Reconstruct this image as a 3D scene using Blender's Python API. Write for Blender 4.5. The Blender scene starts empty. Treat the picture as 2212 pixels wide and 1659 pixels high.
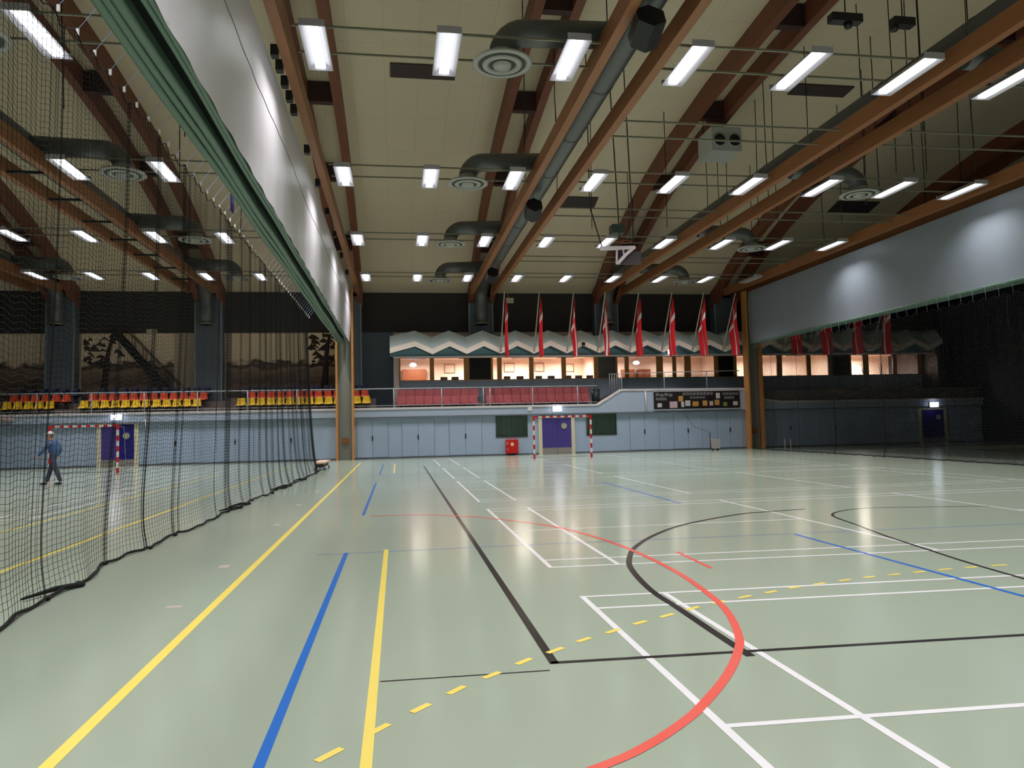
import bpy, math, random
from mathutils import Vector, Matrix
random.seed(7)
SC = bpy.context.scene
COL = SC.collection
R = math.radians
# ------------------------------------------------------------------ camera
cam_d = bpy.data.cameras.new('camera'); cam = bpy.data.objects.new('camera', cam_d); COL.objects.link(cam)
cam_d.sensor_width = 36.0; cam_d.lens = 1590.0/2212*36.0; cam_d.clip_start = 0.05; cam_d.clip_end = 200
def _cam():
    f = 1590.0; cx, cy = 1106.0, 829.5
    Yc = Vector((859.5-cx, -(922-cy), f)).normalized()
    Xc = Vector((11250-cx, -(689-cy), f)); Xc = (Xc-Xc.dot(Yc)*Yc).normalized()
    Zc = Xc.cross(Yc)
    if Zc.y < 0: Zc = -Zc
    right = Vector((Xc.x, Yc.x, Zc.x)); up = Vector((Xc.y, Yc.y, Zc.y)); fwd = Vector((Xc.z, Yc.z, Zc.z))
    m = Matrix((( right.x, up.x, -fwd.x, 0), (right.y, up.y, -fwd.y, 0), (right.z, up.z, -fwd.z, 1.68), (0,0,0,1)))
    cam.matrix_world = m
_cam()
SC.camera = cam
# ------------------------------------------------------------------ world / exposure
w = bpy.data.worlds.new('world'); SC.world = w; w.use_nodes = True
w.node_tree.nodes['Background'].inputs[0].default_value = (0.02, 0.025, 0.035, 1)
w.node_tree.nodes['Background'].inputs[1].default_value = 0.05
vs = SC.view_settings
vs.view_transform = 'Standard'; vs.look = 'None'; vs.gamma = 1.0; vs.use_curve_mapping = False
vs.exposure = 0.0
SC.cycles.use_denoising = True
SC.cycles.use_light_tree = True
SC.cycles.max_bounces = 8
SC.cycles.transparent_max_bounces = 24
SC.cycles.sample_clamp_indirect = 6.0
LAMP_W = 74.0
# ------------------------------------------------------------------ helpers
def s2l(c):
    return tuple((x/12.92 if x <= 0.04045 else ((x+0.055)/1.055)**2.4) for x in [v/255.0 for v in c])
MATS = {}
def mat(name, rgb, rough=0.6, metal=0.0, noise=0.0, nscale=3.0, spec=0.5, emit=None, estr=0.0, bump=0.0, stretch=None):
    if name in MATS: return MATS[name]
    m = bpy.data.materials.new(name); m.use_nodes = True; MATS[name] = m
    nt = m.node_tree; b = nt.nodes['Principled BSDF']; c = s2l(rgb)+(1,)
    b.inputs['Base Color'].default_value = c; b.inputs['Roughness'].default_value = rough
    b.inputs['Metallic'].default_value = metal; b.inputs['Specular IOR Level'].default_value = spec
    if emit:
        b.inputs['Emission Color'].default_value = s2l(emit)+(1,); b.inputs['Emission Strength'].default_value = estr
    if noise > 0 or bump > 0:
        tc = nt.nodes.new('ShaderNodeTexCoord'); mp = nt.nodes.new('ShaderNodeMapping'); n = nt.nodes.new('ShaderNodeTexNoise')
        if stretch: mp.inputs['Scale'].default_value = stretch
        n.inputs['Scale'].default_value = nscale; n.inputs['Detail'].default_value = 4
        nt.links.new(tc.outputs['Object'], mp.inputs[0]); nt.links.new(mp.outputs[0], n.inputs['Vector'])
        if noise > 0:
            mx = nt.nodes.new('ShaderNodeMix'); mx.data_type = 'RGBA'
            mx.inputs[6].default_value = tuple(x*(1-noise) for x in c[:3])+(1,)
            mx.inputs[7].default_value = tuple(min(1, x*(1+noise)) for x in c[:3])+(1,)
            nt.links.new(n.outputs['Fac'], mx.inputs[0]); nt.links.new(mx.outputs[2], b.inputs['Base Color'])
        if bump > 0:
            bp = nt.nodes.new('ShaderNodeBump'); bp.inputs['Strength'].default_value = bump; bp.inputs['Distance'].default_value = 0.02
            nt.links.new(n.outputs['Fac'], bp.inputs['Height']); nt.links.new(bp.outputs[0], b.inputs['Normal'])
    return m
def glass_mat(name, tint=(235, 240, 240), gloss=0.08):
    m = bpy.data.materials.new(name); m.use_nodes = True; nt = m.node_tree; nt.nodes.clear()
    o = nt.nodes.new('ShaderNodeOutputMaterial'); t = nt.nodes.new('ShaderNodeBsdfTransparent'); g = nt.nodes.new('ShaderNodeBsdfGlossy')
    t.inputs[0].default_value = s2l(tint)+(1,); g.inputs['Roughness'].default_value = 0.03
    mx = nt.nodes.new('ShaderNodeMixShader'); fr = nt.nodes.new('ShaderNodeFresnel'); fr.inputs[0].default_value = 1.35
    nt.links.new(fr.outputs[0], mx.inputs[0]); nt.links.new(t.outputs[0], mx.inputs[1]); nt.links.new(g.outputs[0], mx.inputs[2]); nt.links.new(mx.outputs[0], o.inputs[0])
    return m
class MB:
    def __init__(s): s.v = []; s.f = []; s.mi = []; s.sm = []
    def quad(s, a, b, c, d, mi=0, sm=False):
        n = len(s.v); s.v += [a, b, c, d]; s.f.append((n, n+1, n+2, n+3)); s.mi.append(mi); s.sm.append(sm)
    def box(s, x0, x1, y0, y1, z0, z1, mi=0):
        n = len(s.v)
        s.v += [(x0,y0,z0),(x1,y0,z0),(x1,y1,z0),(x0,y1,z0),(x0,y0,z1),(x1,y0,z1),(x1,y1,z1),(x0,y1,z1)]
        for q in ((0,3,2,1),(4,5,6,7),(0,1,5,4),(1,2,6,5),(2,3,7,6),(3,0,4,7)):
            s.f.append(tuple(n+i for i in q)); s.mi.append(mi); s.sm.append(False)
        return s
    def prism(s, poly, a0, a1, axis='y', mi=0):
        # poly: list of 2D points; axis is the extrusion axis
        n = len(s.v); k = len(poly)
        for a in (a0, a1):
            for p, q in poly:
                s.v.append({'y': (p, a, q), 'x': (a, p, q), 'z': (p, q, a)}[axis])
        s.f.append(tuple(n+i for i in range(k))); s.mi.append(mi); s.sm.append(False)
        s.f.append(tuple(n+k+i for i in reversed(range(k)))); s.mi.append(mi); s.sm.append(False)
        for i in range(k):
            j = (i+1) % k
            s.f.append((n+i, n+k+i, n+k+j, n+j)); s.mi.append(mi); s.sm.append(False)
        return s
    def tube(s, path, r, seg=8, mi=0, cap=True):
        path = [Vector(p) for p in path]; k = len(path)
        rr = r if isinstance(r, (list, tuple)) else [r]*k
        up = None; n0 = len(s.v)
        for i, p in enumerate(path):
            t = (path[min(i+1, k-1)]-path[max(i-1, 0)]).normalized()
            if up is None:
                up = Vector((0,0,1)) if abs(t.z) < 0.9 else Vector((1,0,0))
            u = (up-t*up.dot(t)).normalized(); up = u; v = t.cross(u)
            for j in range(seg):
                a = 2*math.pi*j/seg
                s.v.append(tuple(p+(u*math.cos(a)+v*math.sin(a))*rr[i]))
        for i in range(k-1):
            for j in range(seg):
                a = n0+i*seg+j; b = n0+i*seg+(j+1) % seg
                s.f.append((a, b, b+seg, a+seg)); s.mi.append(mi); s.sm.append(seg > 4)
        if cap:
            s.f.append(tuple(n0+j for j in reversed(range(seg)))); s.mi.append(mi); s.sm.append(False)
            s.f.append(tuple(n0+(k-1)*seg+j for j in range(seg))); s.mi.append(mi); s.sm.append(False)
        return s
    def lathe(s, prof, c=(0,0,0), seg=20, mi=0):
        n = len(s.v); k = len(prof)
        for r, z in prof:
            for j in range(seg):
                a = 2*math.pi*j/seg; s.v.append((c[0]+r*math.cos(a), c[1]+r*math.sin(a), c[2]+z))
        for i in range(k-1):
            for j in range(seg):
                a = n+i*seg+j; b = n+i*seg+(j+1) % seg
                s.f.append((a, b, b+seg, a+seg)); s.mi.append(mi); s.sm.append(True)
        return s
    def grid(s, fn, nu, nv, mi=0, sm=True, mfn=None):
        n = len(s.v)
        for i in range(nu+1):
            for j in range(nv+1): s.v.append(tuple(fn(i/nu, j/nv)))
        for i in range(nu):
            for j in range(nv):
                a = n+i*(nv+1)+j
                s.f.append((a, a+nv+1, a+nv+2, a+1)); s.mi.append(mfn((i+.5)/nu, (j+.5)/nv) if mfn else mi); s.sm.append(sm)
        return s
    def build(s, name, mats, parent=None, kind=None, label=None, cat=None, group=None, origin=None):
        me = bpy.data.meshes.new(name)
        org = Vector((0,0,0))
        if parent is None and s.v:
            xs = [p[0] for p in s.v]; ys = [p[1] for p in s.v]; zs = [p[2] for p in s.v]
            org = Vector(((min(xs)+max(xs))/2, (min(ys)+max(ys))/2, min(zs)))
        if origin is not None: org = Vector(origin)
        vv = [tuple(Vector(p)-org) for p in s.v] if parent is None else s.v
        me.from_pydata(vv, [], s.f); me.update()
        if not isinstance(mats, (list, tuple)): mats = [mats]
        for m in mats: me.materials.append(m)
        me.polygons.foreach_set('material_index', s.mi); me.polygons.foreach_set('use_smooth', s.sm)
        o = bpy.data.objects.new(name, me); COL.objects.link(o)
        if parent is not None: o.parent = parent
        else: o.location = org
        if kind: o['kind'] = kind
        tag(o, label, cat, group)
        return o
def tag(o, label=None, cat=None, group=None):
    if label: o['label'] = label
    if cat: o['category'] = cat
    if group: o['group'] = group
    return o
def empty(name, loc=(0,0,0), label=None, cat=None, group=None, kind=None):
    o = bpy.data.objects.new(name, None); COL.objects.link(o); o.location = loc; o.empty_display_size = 0.1
    if kind: o['kind'] = kind
    return tag(o, label, cat, group)
def dup(root, loc, label=None, group=None, rz=None):
    r = root.copy(); COL.objects.link(r); r.location = loc
    if rz is not None: r.rotation_euler.z = rz
    if label: r['label'] = label
    if group: r['group'] = group
    for ch in list(root.children):
        c = ch.copy(); COL.objects.link(c); c.parent = r
        for g in ch.children:
            d = g.copy(); COL.objects.link(d); d.parent = c
    return r
ORD = ['first','second','third','fourth','fifth','sixth','seventh','eighth','ninth','tenth','eleventh','twelfth','thirteenth','fourteenth','fifteenth','sixteenth','seventeenth','eighteenth','nineteenth','twentieth','twenty-first','twenty-second','twenty-third','twenty-fourth','twenty-fifth','twenty-sixth']
def interp(x, T):
    if x <= T[0][0]: return T[0][1]
    for (a, b), (c, d) in zip(T, T[1:]):
        if x <= c: return b+(d-b)*(x-a)/(c-a)
    return T[-1][1]
ROOF = [(0,15.0),(2.8,14.9),(7.8,14.55),(11.8,14.05),(15.3,13.35),(17.8,12.65),(19.8,11.95),(22.6,10.8),(24.1,9.95),(25.2,9.55),(26,9.25)]
YM = 18.2
def zc(y): return interp(abs(y-YM), ROOF)
FR = [-17.9, -10.3, -2.7, 4.9, 12.5, 20.1, 27.7]     # roof frame lines
D = 39.8
# ------------------------------------------------------------------ materials
wood_arch = mat('arch_wood', (118, 68, 48), 0.55, noise=0.25, nscale=2.5, stretch=(6, .4, 6))
wood_beam = mat('beam_wood', (138, 88, 52), 0.5, noise=0.22, nscale=2.5, stretch=(6, .4, 6))
wood_dark = mat('dark_block', (60, 34, 34), 0.6)
wood_post = mat('post_wood', (205, 140, 75), 0.45, noise=0.15, nscale=3, stretch=(5, 5, .5))
grey_green = mat('post_grey_green', (134, 140, 134), 0.5)
pilaster_m = mat('pilaster_grey', (90, 100, 112), 0.6, noise=0.06)
blue_wall = mat('blue_wall', (166, 184, 208), 0.55, noise=0.04, nscale=1.2)
blue_band = mat('blue_band', (172, 184, 204), 0.55, noise=0.04)
cap_m = mat('cap_pale', (214, 206, 206), 0.55)
cladding_m = mat('dark_cladding', (46, 42, 42), 0.7, noise=0.2, nscale=1.5, stretch=(14, 1, .3))
duct_m = mat('duct_metal', (96, 98, 98), 0.42, metal=0.3)
duct_dark = mat('duct_joint', (84, 88, 86), 0.5, metal=0.3)
rail_m = mat('rail_metal', (128, 126, 108), 0.45, metal=0.3)
hand_m = mat('handrail_paint', (172, 178, 184), 0.4)
black_m = mat('black_plastic', (22, 20, 24), 0.5)
black_cord = mat('black_cord', (20, 20, 18), 0.8)
net_m = mat('net_cord', (13, 14, 12), 0.9)
white_m = mat('white_paint', (228, 226, 224), 0.45)
lampw_m = mat('lamp_housing', (168, 164, 170), 0.5)
red_m = mat('red_paint', (205, 22, 24), 0.4)
red_flag = mat('flag_red', (214, 22, 34), 0.75); white_flag = mat('flag_white', (236, 226, 222), 0.75)
tube_m = mat('lamp_tube', (255, 255, 255), 0.4, emit=(245, 250, 255), estr=2.6)
exit_m = mat('exit_panel', (255, 255, 255), 0.4, emit=(225, 235, 255), estr=5.0)
cream_m = mat('cream_frame', (222, 212, 184), 0.5)
purple_m = mat('door_purple', (74, 60, 138), 0.45, noise=0.05)
navy_m = mat('door_navy', (24, 14, 120), 0.45)
kick_m = mat('kick_plate', (158, 150, 144), 0.35, metal=0.2)
yellow_s = mat('seat_yellow', (246, 204, 40), 0.4); orange_s = mat('seat_orange', (232, 84, 46), 0.4)
blue_s = mat('seat_blue', (26, 30, 74), 0.4); red_s = mat('seat_red', (192, 98, 102), 0.65, noise=0.08)
step_m = mat('stand_step', (120, 108, 104), 0.7, noise=0.08)
under_m = mat('stand_dark', (46, 40, 42), 0.8)
canopy_m = mat('canopy_grey_green', (190, 206, 206), 0.6, noise=0.04)
canopy_w = mat('canopy_white', (250, 234, 224), 0.6)
teal_m = mat('gable_teal', (120, 154, 166), 0.6)
timber_m = mat('window_timber', (176, 126, 66), 0.5)
room_m = mat('room_wall', (248, 226, 212), 0.7)
room_f = mat('room_floor', (150, 120, 100), 0.6)
brown_m = mat('cabinet_brown', (140, 78, 46), 0.5, noise=0.12)
dark_brown = mat('screen_dark_brown', (52, 34, 34), 0.6)
taupe_m = mat('blind_taupe', (140, 124, 116), 0.7)
glass_m = glass_mat('window_glass')
skin_grey = mat('divider_silver', (226, 222, 228), 0.36, metal=0.12, bump=0.18, nscale=1.0, stretch=(1, 1.2, .25), spec=0.7)
skin_blue = mat('divider_grey_blue', (138, 146, 156), 0.42, metal=0.15, spec=0.6, bump=0.1, nscale=1.0, stretch=(1, 1.2, .3))
fold_green = mat('divider_green', (98, 124, 110), 0.5)
gap_shade = mat('divider_gap_shade', (14, 22, 18), 0.9)
# floor
def floor_mat():
    m = bpy.data.materials.new('sports_floor'); m.use_nodes = True; nt = m.node_tree; b = nt.nodes['Principled BSDF']
    tc = nt.nodes.new('ShaderNodeTexCoord'); n = nt.nodes.new('ShaderNodeTexNoise'); n.inputs['Scale'].default_value = 0.35; n.inputs['Detail'].default_value = 5
    mx = nt.nodes.new('ShaderNodeMix'); mx.data_type = 'RGBA'
    c = s2l((166, 178, 160)); mx.inputs[6].default_value = tuple(x*.95 for x in c)+(1,); mx.inputs[7].default_value = tuple(x*1.05 for x in c)+(1,)
    nt.links.new(tc.outputs['Object'], n.inputs['Vector']); nt.links.new(n.outputs['Fac'], mx.inputs[0]); nt.links.new(mx.outputs[2], b.inputs['Base Color'])
    b.inputs['Roughness'].default_value = 0.16; b.inputs['Specular IOR Level'].default_value = 0.55
    n2 = nt.nodes.new('ShaderNodeTexNoise'); n2.inputs['Scale'].default_value = 1.6; n2.inputs['Detail'].default_value = 3
    bp = nt.nodes.new('ShaderNodeBump'); bp.inputs['Strength'].default_value = 0.03; bp.inputs['Distance'].default_value = 0.02
    nt.links.new(tc.outputs['Object'], n2.inputs['Vector']); nt.links.new(n2.outputs['Fac'], bp.inputs['Height']); nt.links.new(bp.outputs[0], b.inputs['Normal'])
    return m
def ceiling_mat():
    m = bpy.data.materials.new('ceiling_boards'); m.use_nodes = True; nt = m.node_tree; b = nt.nodes['Principled BSDF']
    tc = nt.nodes.new('ShaderNodeTexCoord'); br = nt.nodes.new('ShaderNodeTexBrick'); mp = nt.nodes.new('ShaderNodeMapping')
    c = s2l((208, 193, 167))
    br.inputs['Color1'].default_value = c+(1,); br.inputs['Color2'].default_value = tuple(x*.97 for x in c)+(1,); br.inputs['Mortar'].default_value = tuple(x*.82 for x in c)+(1,)
    br.inputs['Scale'].default_value = 1.0; br.inputs['Mortar Size'].default_value = 0.012; br.inputs['Brick Width'].default_value = 1.2; br.inputs['Row Height'].default_value = 2.4; br.offset = 0.0
    nt.links.new(tc.outputs['Object'], mp.inputs[0]); nt.links.new(mp.outputs[0], br.inputs['Vector']); nt.links.new(br.outputs[0], b.inputs['Base Color'])
    b.inputs['Roughness'].default_value = 0.8
    return m
# ------------------------------------------------------------------ room shell
XL, XR, YN = -26.0, 35.0, -4.0
mb = MB(); mb.box(XL, XR, YN, D+0.3, -0.2, 0.0); FLOOR = mb.build('floor', floor_mat(), kind='structure', origin=(0, 0, 0))
mb = MB()
ys = [YN+i*(43.6-YN)/80 for i in range(81)]
for a, b in zip(ys, ys[1:]):
    mb.quad((XL, a, zc(a)), (XR, a, zc(a)), (XR, b, zc(b)), (XL, b, zc(b)))
    mb.quad((XL, a, zc(a)+.2), (XL, b, zc(b)+.2), (XR, b, zc(b)+.2), (XR, a, zc(a)+.2))
mb.build('ceiling', ceiling_mat(), kind='structure')
side_m = mat('side_wall', (90, 100, 112), 0.7)
MB().box(XL-.3, XL, YN, 43.6, 0, 15.2).build('wall_left', side_m, kind='structure')
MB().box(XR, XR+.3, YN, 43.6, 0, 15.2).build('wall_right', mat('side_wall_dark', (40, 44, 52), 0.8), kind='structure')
MB().box(XL, XR, YN-.3, YN, 0, 15.2).build('wall_near', mat('near_wall', (120, 130, 140), 0.7), kind='structure')
# lower far wall with two window openings
mb = MB(); WO = [(5.25, 7.03, .96, 2.17), (10.3, 12.08, .95, 2.17)]
x = XL
for x0, x1, z0, z1 in WO:
    mb.box(x, x0, D, D+.3, 0, 2.62); mb.box(x0, x1, D, D+.3, 0, z0); mb.box(x0, x1, D, D+.3, z1, 2.62); x = x1
mb.box(x, XR, D, D+.3, 0, 2.62)
mb.build('wall_far', blue_wall, kind='structure')
# parapet band and cap
CAP = [(XL, 2.70), (10.99, 2.70), (12.35, 3.50), (19.55, 3.46), (20.95, 2.80), (21.9, 2.68), (XR, 2.64)]
mb = MB()
poly = [(XL, 2.22), (XR, 2.22)] + [(x, z-.09) for x, z in reversed(CAP)]
mb.prism(poly, D-.16, D+.12, 'y'); mb.build('wall_far_parapet', blue_band, kind='structure')
mb = MB()
for (a, b), (c, d) in zip(CAP, CAP[1:]):
    mb.prism([(a, b-.10), (c, d-.10), (c, d+.01), (a, b+.01)], D-.2, D+.16, 'y')
mb.build('trim_1', cap_m, kind='structure')
mb = MB(); mb.box(XL, XR, D-.17, D, 2.16, 2.225); mb.build('trim_ledge_shadow', mat('ledge_shadow_strip', (104, 110, 118), .6), kind='structure')  # darker strip paints in the shadow line below the parapet band
MB().box(XL, XR, D-.02, D, 0, .08).build('baseboard_far', mat('baseboard_grey', (92, 96, 104), .6), kind='structure')
# upper far wall
MB().box(XL, XR, 43.4, 43.6, 7.2, 9.9).build('wall_far_upper', cladding_m, kind='structure')
MB().box(-3.4, -.2, 43.38, 43.6, 2.6, 7.2).build('wall_far_bay', mat('bay_grey', (84, 96, 108), .6), kind='structure')
mb = MB(); mb.box(XL, -3.4, 43.4, 43.6, 2.6, 7.2); mb.box(-.2, XR, 43.4, 43.6, 6.0, 7.2); mb.box(-.2, XR, 45.6, 45.8, 2.6, 6.0)
mb.build('wall_far_upper_bay', mat('upper_plaster', (184, 168, 148), .7, noise=.04), kind='structure')
# stand deck and steps
mb = MB(); mb.box(XL, XR, D+.12, 45.6, 2.3, 2.6); mb.build('floor_stand_deck', step_m, kind='structure')
MB().box(12.3, XR, D+.12, 42.3, 2.6, 3.3).build('floor_upper_deck', step_m, kind='structure')
mb = MB(); mb.prism([(10.95, 2.6), (12.3, 2.6), (12.3, 3.3)], D+.12, 42.3, 'y'); mb.build('floor_ramp', mat('ramp', (120, 112, 106), .7), kind='structure')
for nm, x0, x1 in (('floor_stand_step', -24.0, -1.2), ('floor_stand_step', -.1, 11.0)):
    MB().box(x0, x1, 41.3, 42.0, 2.6, 2.97 if x0 < -1 else 3.0).build(nm, step_m, kind='structure')
MB().box(-24.0, -1.2, 42.0, 42.62, 2.6, 3.30).build('floor_stand_step', step_m, kind='structure')
# window wall of the rooms above the stand
WZ0, WZ1, WY = 4.27, 5.60, 42.3
mb = MB(); mb.box(.1, 33.1, WY, WY+.12, 2.6, WZ0); mb.box(.1, 33.1, WY, WY+.12, WZ1, 6.0)
mb.build('wall_rooms_front', mat('room_front_blue', (150, 164, 182), .6), kind='structure')
mb = MB()
for x in [2.0, 3.95, 5.88, 7.8, 9.7, 11.65, 13.55, 15.55, 17.4, 19.3, 21.2, 23.3, 25.3, 27.3, 29.2, 31.2]: mb.box(x-.06, x+.06, WY-.05, WY, 2.7, WZ0-.06)
mb.box(.1, 33.1, WY-.05, WY, WZ0-.1, WZ0)
mb.build('trim_3', mat('panel_joint', (146, 158, 170), .6), kind='structure')
MB().box(-.2, .1, 42.2, 45.8, 2.6, 6.0).build('wall_rooms_end', mat('room_end_white', (206, 192, 186), .6), kind='structure')
MB().box(.1, 33.1, WY+.12, 45.6, 5.75, 5.85).build('ceiling_rooms', room_m, kind='structure')
MB().box(.1, 33.1, WY+.12, 45.6, 3.3, 3.4).build('floor_rooms', room_f, kind='structure')
MB().box(.1, 33.1, 45.5, 45.6, 3.4, 5.75).build('wall_rooms_back', room_m, kind='structure')
MB().box(33.1, 33.4, 40.9, 45.8, 2.6, 6.0).build('wall_rooms_right', mat('room_end_dark', (60, 58, 60), .6), kind='structure')
for i, x in enumerate((11.7, 19.7, 27.2)):
    MB().box(x, x+.12, WY+.14, 45.5, 3.4, 5.75).build('wall_rooms_partition', room_m, kind='structure')
# windows: (x0, x1, type) type g glass, d dark screen, t taupe blind
WIN = [(.14,1.9,'g'),(2.05,3.86,'g'),(4.08,5.43,'d'),(5.45,5.80,'g'),(5.97,7.69,'g'),(7.86,9.63,'g'),(9.8,11.6,'g'),(11.77,12.92,'t'),(12.95,13.5,'g'),(13.65,15.47,'g'),
       (15.78,16.5,'g'),(16.62,17.25,'g'),(17.55,19.15,'g'),(19.3,20.4,'d'),(20.5,21.9,'g'),(22.02,23.24,'g'),(23.48,25.24,'g'),(25.4,26.7,'g'),(26.85,28.1,'d'),(28.15,29.1,'g'),(29.34,31.14,'g'),(31.3,32.9,'g')]
for i, (a, b, t) in enumerate(WIN):
    e = empty('window_%d' % (i+3), (0, 0, 0), kind='structure')
    m_ = MB(); 
    m_.box(a, a+.05, WY, WY+.1, WZ0, WZ1); m_.box(b-.05, b, WY, WY+.1, WZ0, WZ1); m_.box(a+.05, b-.05, WY, WY+.1, WZ0, WZ0+.04); m_.box(a+.05, b-.05, WY, WY+.1, WZ1-.04, WZ1)
    m_.build('window_frame', timber_m if i < 17 else dark_brown, e)
    g_ = MB().box(a+.05, b-.05, WY+.04, WY+.05, WZ0+.04, WZ1-.04).build('pane', glass_m, e)
    if t != 'g': MB().box(a+.05, b-.05, WY+.07, WY+.09, WZ0+.04, WZ1-.04).build('blind', dark_brown if t == 'd' else taupe_m, e)
mb = MB(); pv = .1
for a, b, t in WIN:
    if a-pv > .01: mb.box(pv, a, WY, WY+.12, WZ0, WZ1)
    pv = b
mb.box(pv, 33.1, WY, WY+.12, WZ0, WZ1)
mb.build('trim_4', timber_m, kind='structure')
# room lights (ceiling panels in the rooms)
def area(name, loc, sx, sy, power, color=(1,1,1), spread=180, parent=None, rot=(0,0,0)):
    l = bpy.data.lights.new(name, 'AREA'); l.shape = 'RECTANGLE'; l.size = sx; l.size_y = sy; l.energy = power; l.color = color; l.spread = R(spread)
    o = bpy.data.objects.new(name, l); COL.objects.link(o); o.location = loc; o.rotation_euler = rot
    if parent: o.parent = parent
    return o
for k, (x, p) in enumerate(((1.2, 26), (4.2, 40), (7.4, 48), (10.2, 44), (13.6, 30), (17.2, 22), (22.5, 32), (25.4, 26), (29.9, 110))):
    e = empty('room_lamp', (x, 44.0, 5.66), label='warm flat ceiling lamp in the %s lit room bay from the left above the stand' % ORD[k], cat='lamp', group='lamps in the rooms above the stand')
    MB().box(-.5, .5, -.15, .15, .0, .08).build('lamp_housing', lampw_m, e)
    area('lamp_light', (0, 0, -.02), .9, .25, p*4.2, (1.0, .84, .72), 170, e)
# things inside the rooms
for k, (a, b, z0, z1) in enumerate(((2.89, 3.54, 4.92, 5.48), (6.62, 7.28, 4.95, 5.5), (8.56, 9.17, 4.95, 5.5), (10.55, 11.1, 4.92, 5.42))):
    e = empty('picture_frame', ((a+b)/2, 45.47, z0), label='thin dark framed pale picture, %s from the left on the room wall behind the windows' % ORD[k], cat='picture', group='framed pictures in the lit room')
    h = z1-z0; ww = (b-a)/2; m_ = MB()
    m_.box(-ww, -ww+.03, -.02, .02, 0, h); m_.box(ww-.03, ww, -.02, .02, 0, h); m_.box(-ww+.03, ww-.03, -.02, .02, 0, .03); m_.box(-ww+.03, ww-.03, -.02, .02, h-.03, h)
    m_.build('frame', mat('frame_brown', (120, 84, 66), .5), e)
    MB().box(-ww+.03, ww-.03, 0, .01, .03, h-.03).build('picture', mat('picture_pale', (240, 214, 198), .6), e)
def cabinet(x0, x1, y0, y1, z1, label):
    e = empty('cabinet', ((x0+x1)/2, (y0+y1)/2, 3.4), label=label, cat='cabinet')
    hw = (x1-x0)/2; hd = (y1-y0)/2; h = z1-3.4
    MB().box(-hw, hw, -hd, hd, 0, h).build('body', brown_m, e)
    for s in (-1, 1):
        d_ = MB().box(min(0, s*hw)+.02, max(0, s*hw)-.02, -hd-.02, -hd, .05, h-.04).build('door', brown_m, e)
        MB().tube([(s*.06, -hd-.03, h*.5), (s*.06, -hd-.03, h*.5+.12)], .012, 6).build('handle', hand_m, d_)
cabinet(.3, 1.75, 45.0, 45.45, 5.15, 'orange brown wooden cabinet in the leftmost lit room behind the windows')
cabinet(14.15, 14.95, 45.0, 45.45, 5.0, 'brown wooden cabinet left of the bluish lamp in the room behind the flags')
cabinet(15.2, 16.0, 45.0, 45.45, 5.0, 'brown wooden cabinet right of the bluish lamp in the room behind the flags')
def pend(x, label, z=5.3, r=.2):
    e = empty('pendant_lamp', (x, 43.6, z), label=label, cat='lamp')
    MB().lathe([(.0, .12), (r*.5, .11), (r, .02), (r*1.02, -.05), (r*.6, -.1), (0, -.12)], seg=20).build('lamp_shade', exit_m, e)
    MB().tube([(0, 0, .1), (0, 0, .45)], .008, 6).build('cord', black_cord, e)
pend(.93, 'bright round white lamp in the leftmost room window')
pend(14.6, 'bright bluish white round lamp in the room window behind the sixth flag')
# chairs seen through the windows
cw = mat('chair_dark', (70, 52, 48), .6)
def chair_proto():
    e = empty('dining_chair', (0, 0, 3.4), cat='chair')
    MB().box(-.22, .22, -.22, .22, .44, .48).build('seat', cw, e)
    m_ = MB().grid(lambda u, v: (-.21+.42*u, .22+.05*v+.04*math.sin(math.pi*u), .6+.5*v), 6, 4); m_.grid(lambda u, v: (-.21+.42*u, .245+.05*v+.04*math.sin(math.pi*u), .6+.5*v), 6, 4)
    m_.build('backrest', cw, e)
    for sx in (-1, 1):
        for sy in (-1, 1): MB().tube([(sx*.19, sy*.2, .44), (sx*.21, sy*.23, 0)], .014, 6).build('leg', black_m, e)
        MB().tube([(sx*.19, .21, .46), (sx*.2, .25, 1.08)], .013, 6).build('back_post', black_m, e)
    return e
cp = None
for k, (x, rz) in enumerate(((2.6, .3), (3.4, -.3), (6.3, .3), (7.2, -.2), (8.2, .3), (9.1, -.3), (10.0, .2), (10.75, -.2), (11.35, .1))):
    lb = 'dark chair with its back toward the window, %s from the left behind the lit windows' % ORD[k]
    if cp is None: cp = chair_proto(); cp.location = (x, 42.95, 3.4); cp.rotation_euler.z = math.pi+rz; cp['label'] = lb; cp['group'] = 'chairs behind the windows'
    else: dup(cp, (x, 42.95, 3.4), lb, 'chairs behind the windows', math.pi+rz)
for k, (x, y, h) in enumerate(((29.6, 43.1, 1.55), (30.9, 43.2, 1.6))):
    e = empty('potted_plant', (x, y, 3.4), label='bare twiggy plant standing %s in the brightly lit right hand window' % ('left' if k == 0 else 'right'), cat='plant')
    MB().lathe([(0, 0), (.14, 0), (.18, .35), (.15, .35), (.13, .05)], seg=14).build('pot', mat('pot_dark', (60, 50, 46), .6), e)
    m_ = MB()
    for q in range(14):
        a = random.uniform(0, 6.28); rr = random.uniform(.1, .45)
        m_.tube([(0, 0, .3), (rr*.4*math.cos(a), rr*.4*math.sin(a), .9), (rr*math.cos(a), rr*math.sin(a), random.uniform(1.3, h+.2))], .008, 4)
    m_.build('branches', mat('twig', (70, 62, 44), .8), e)
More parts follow.
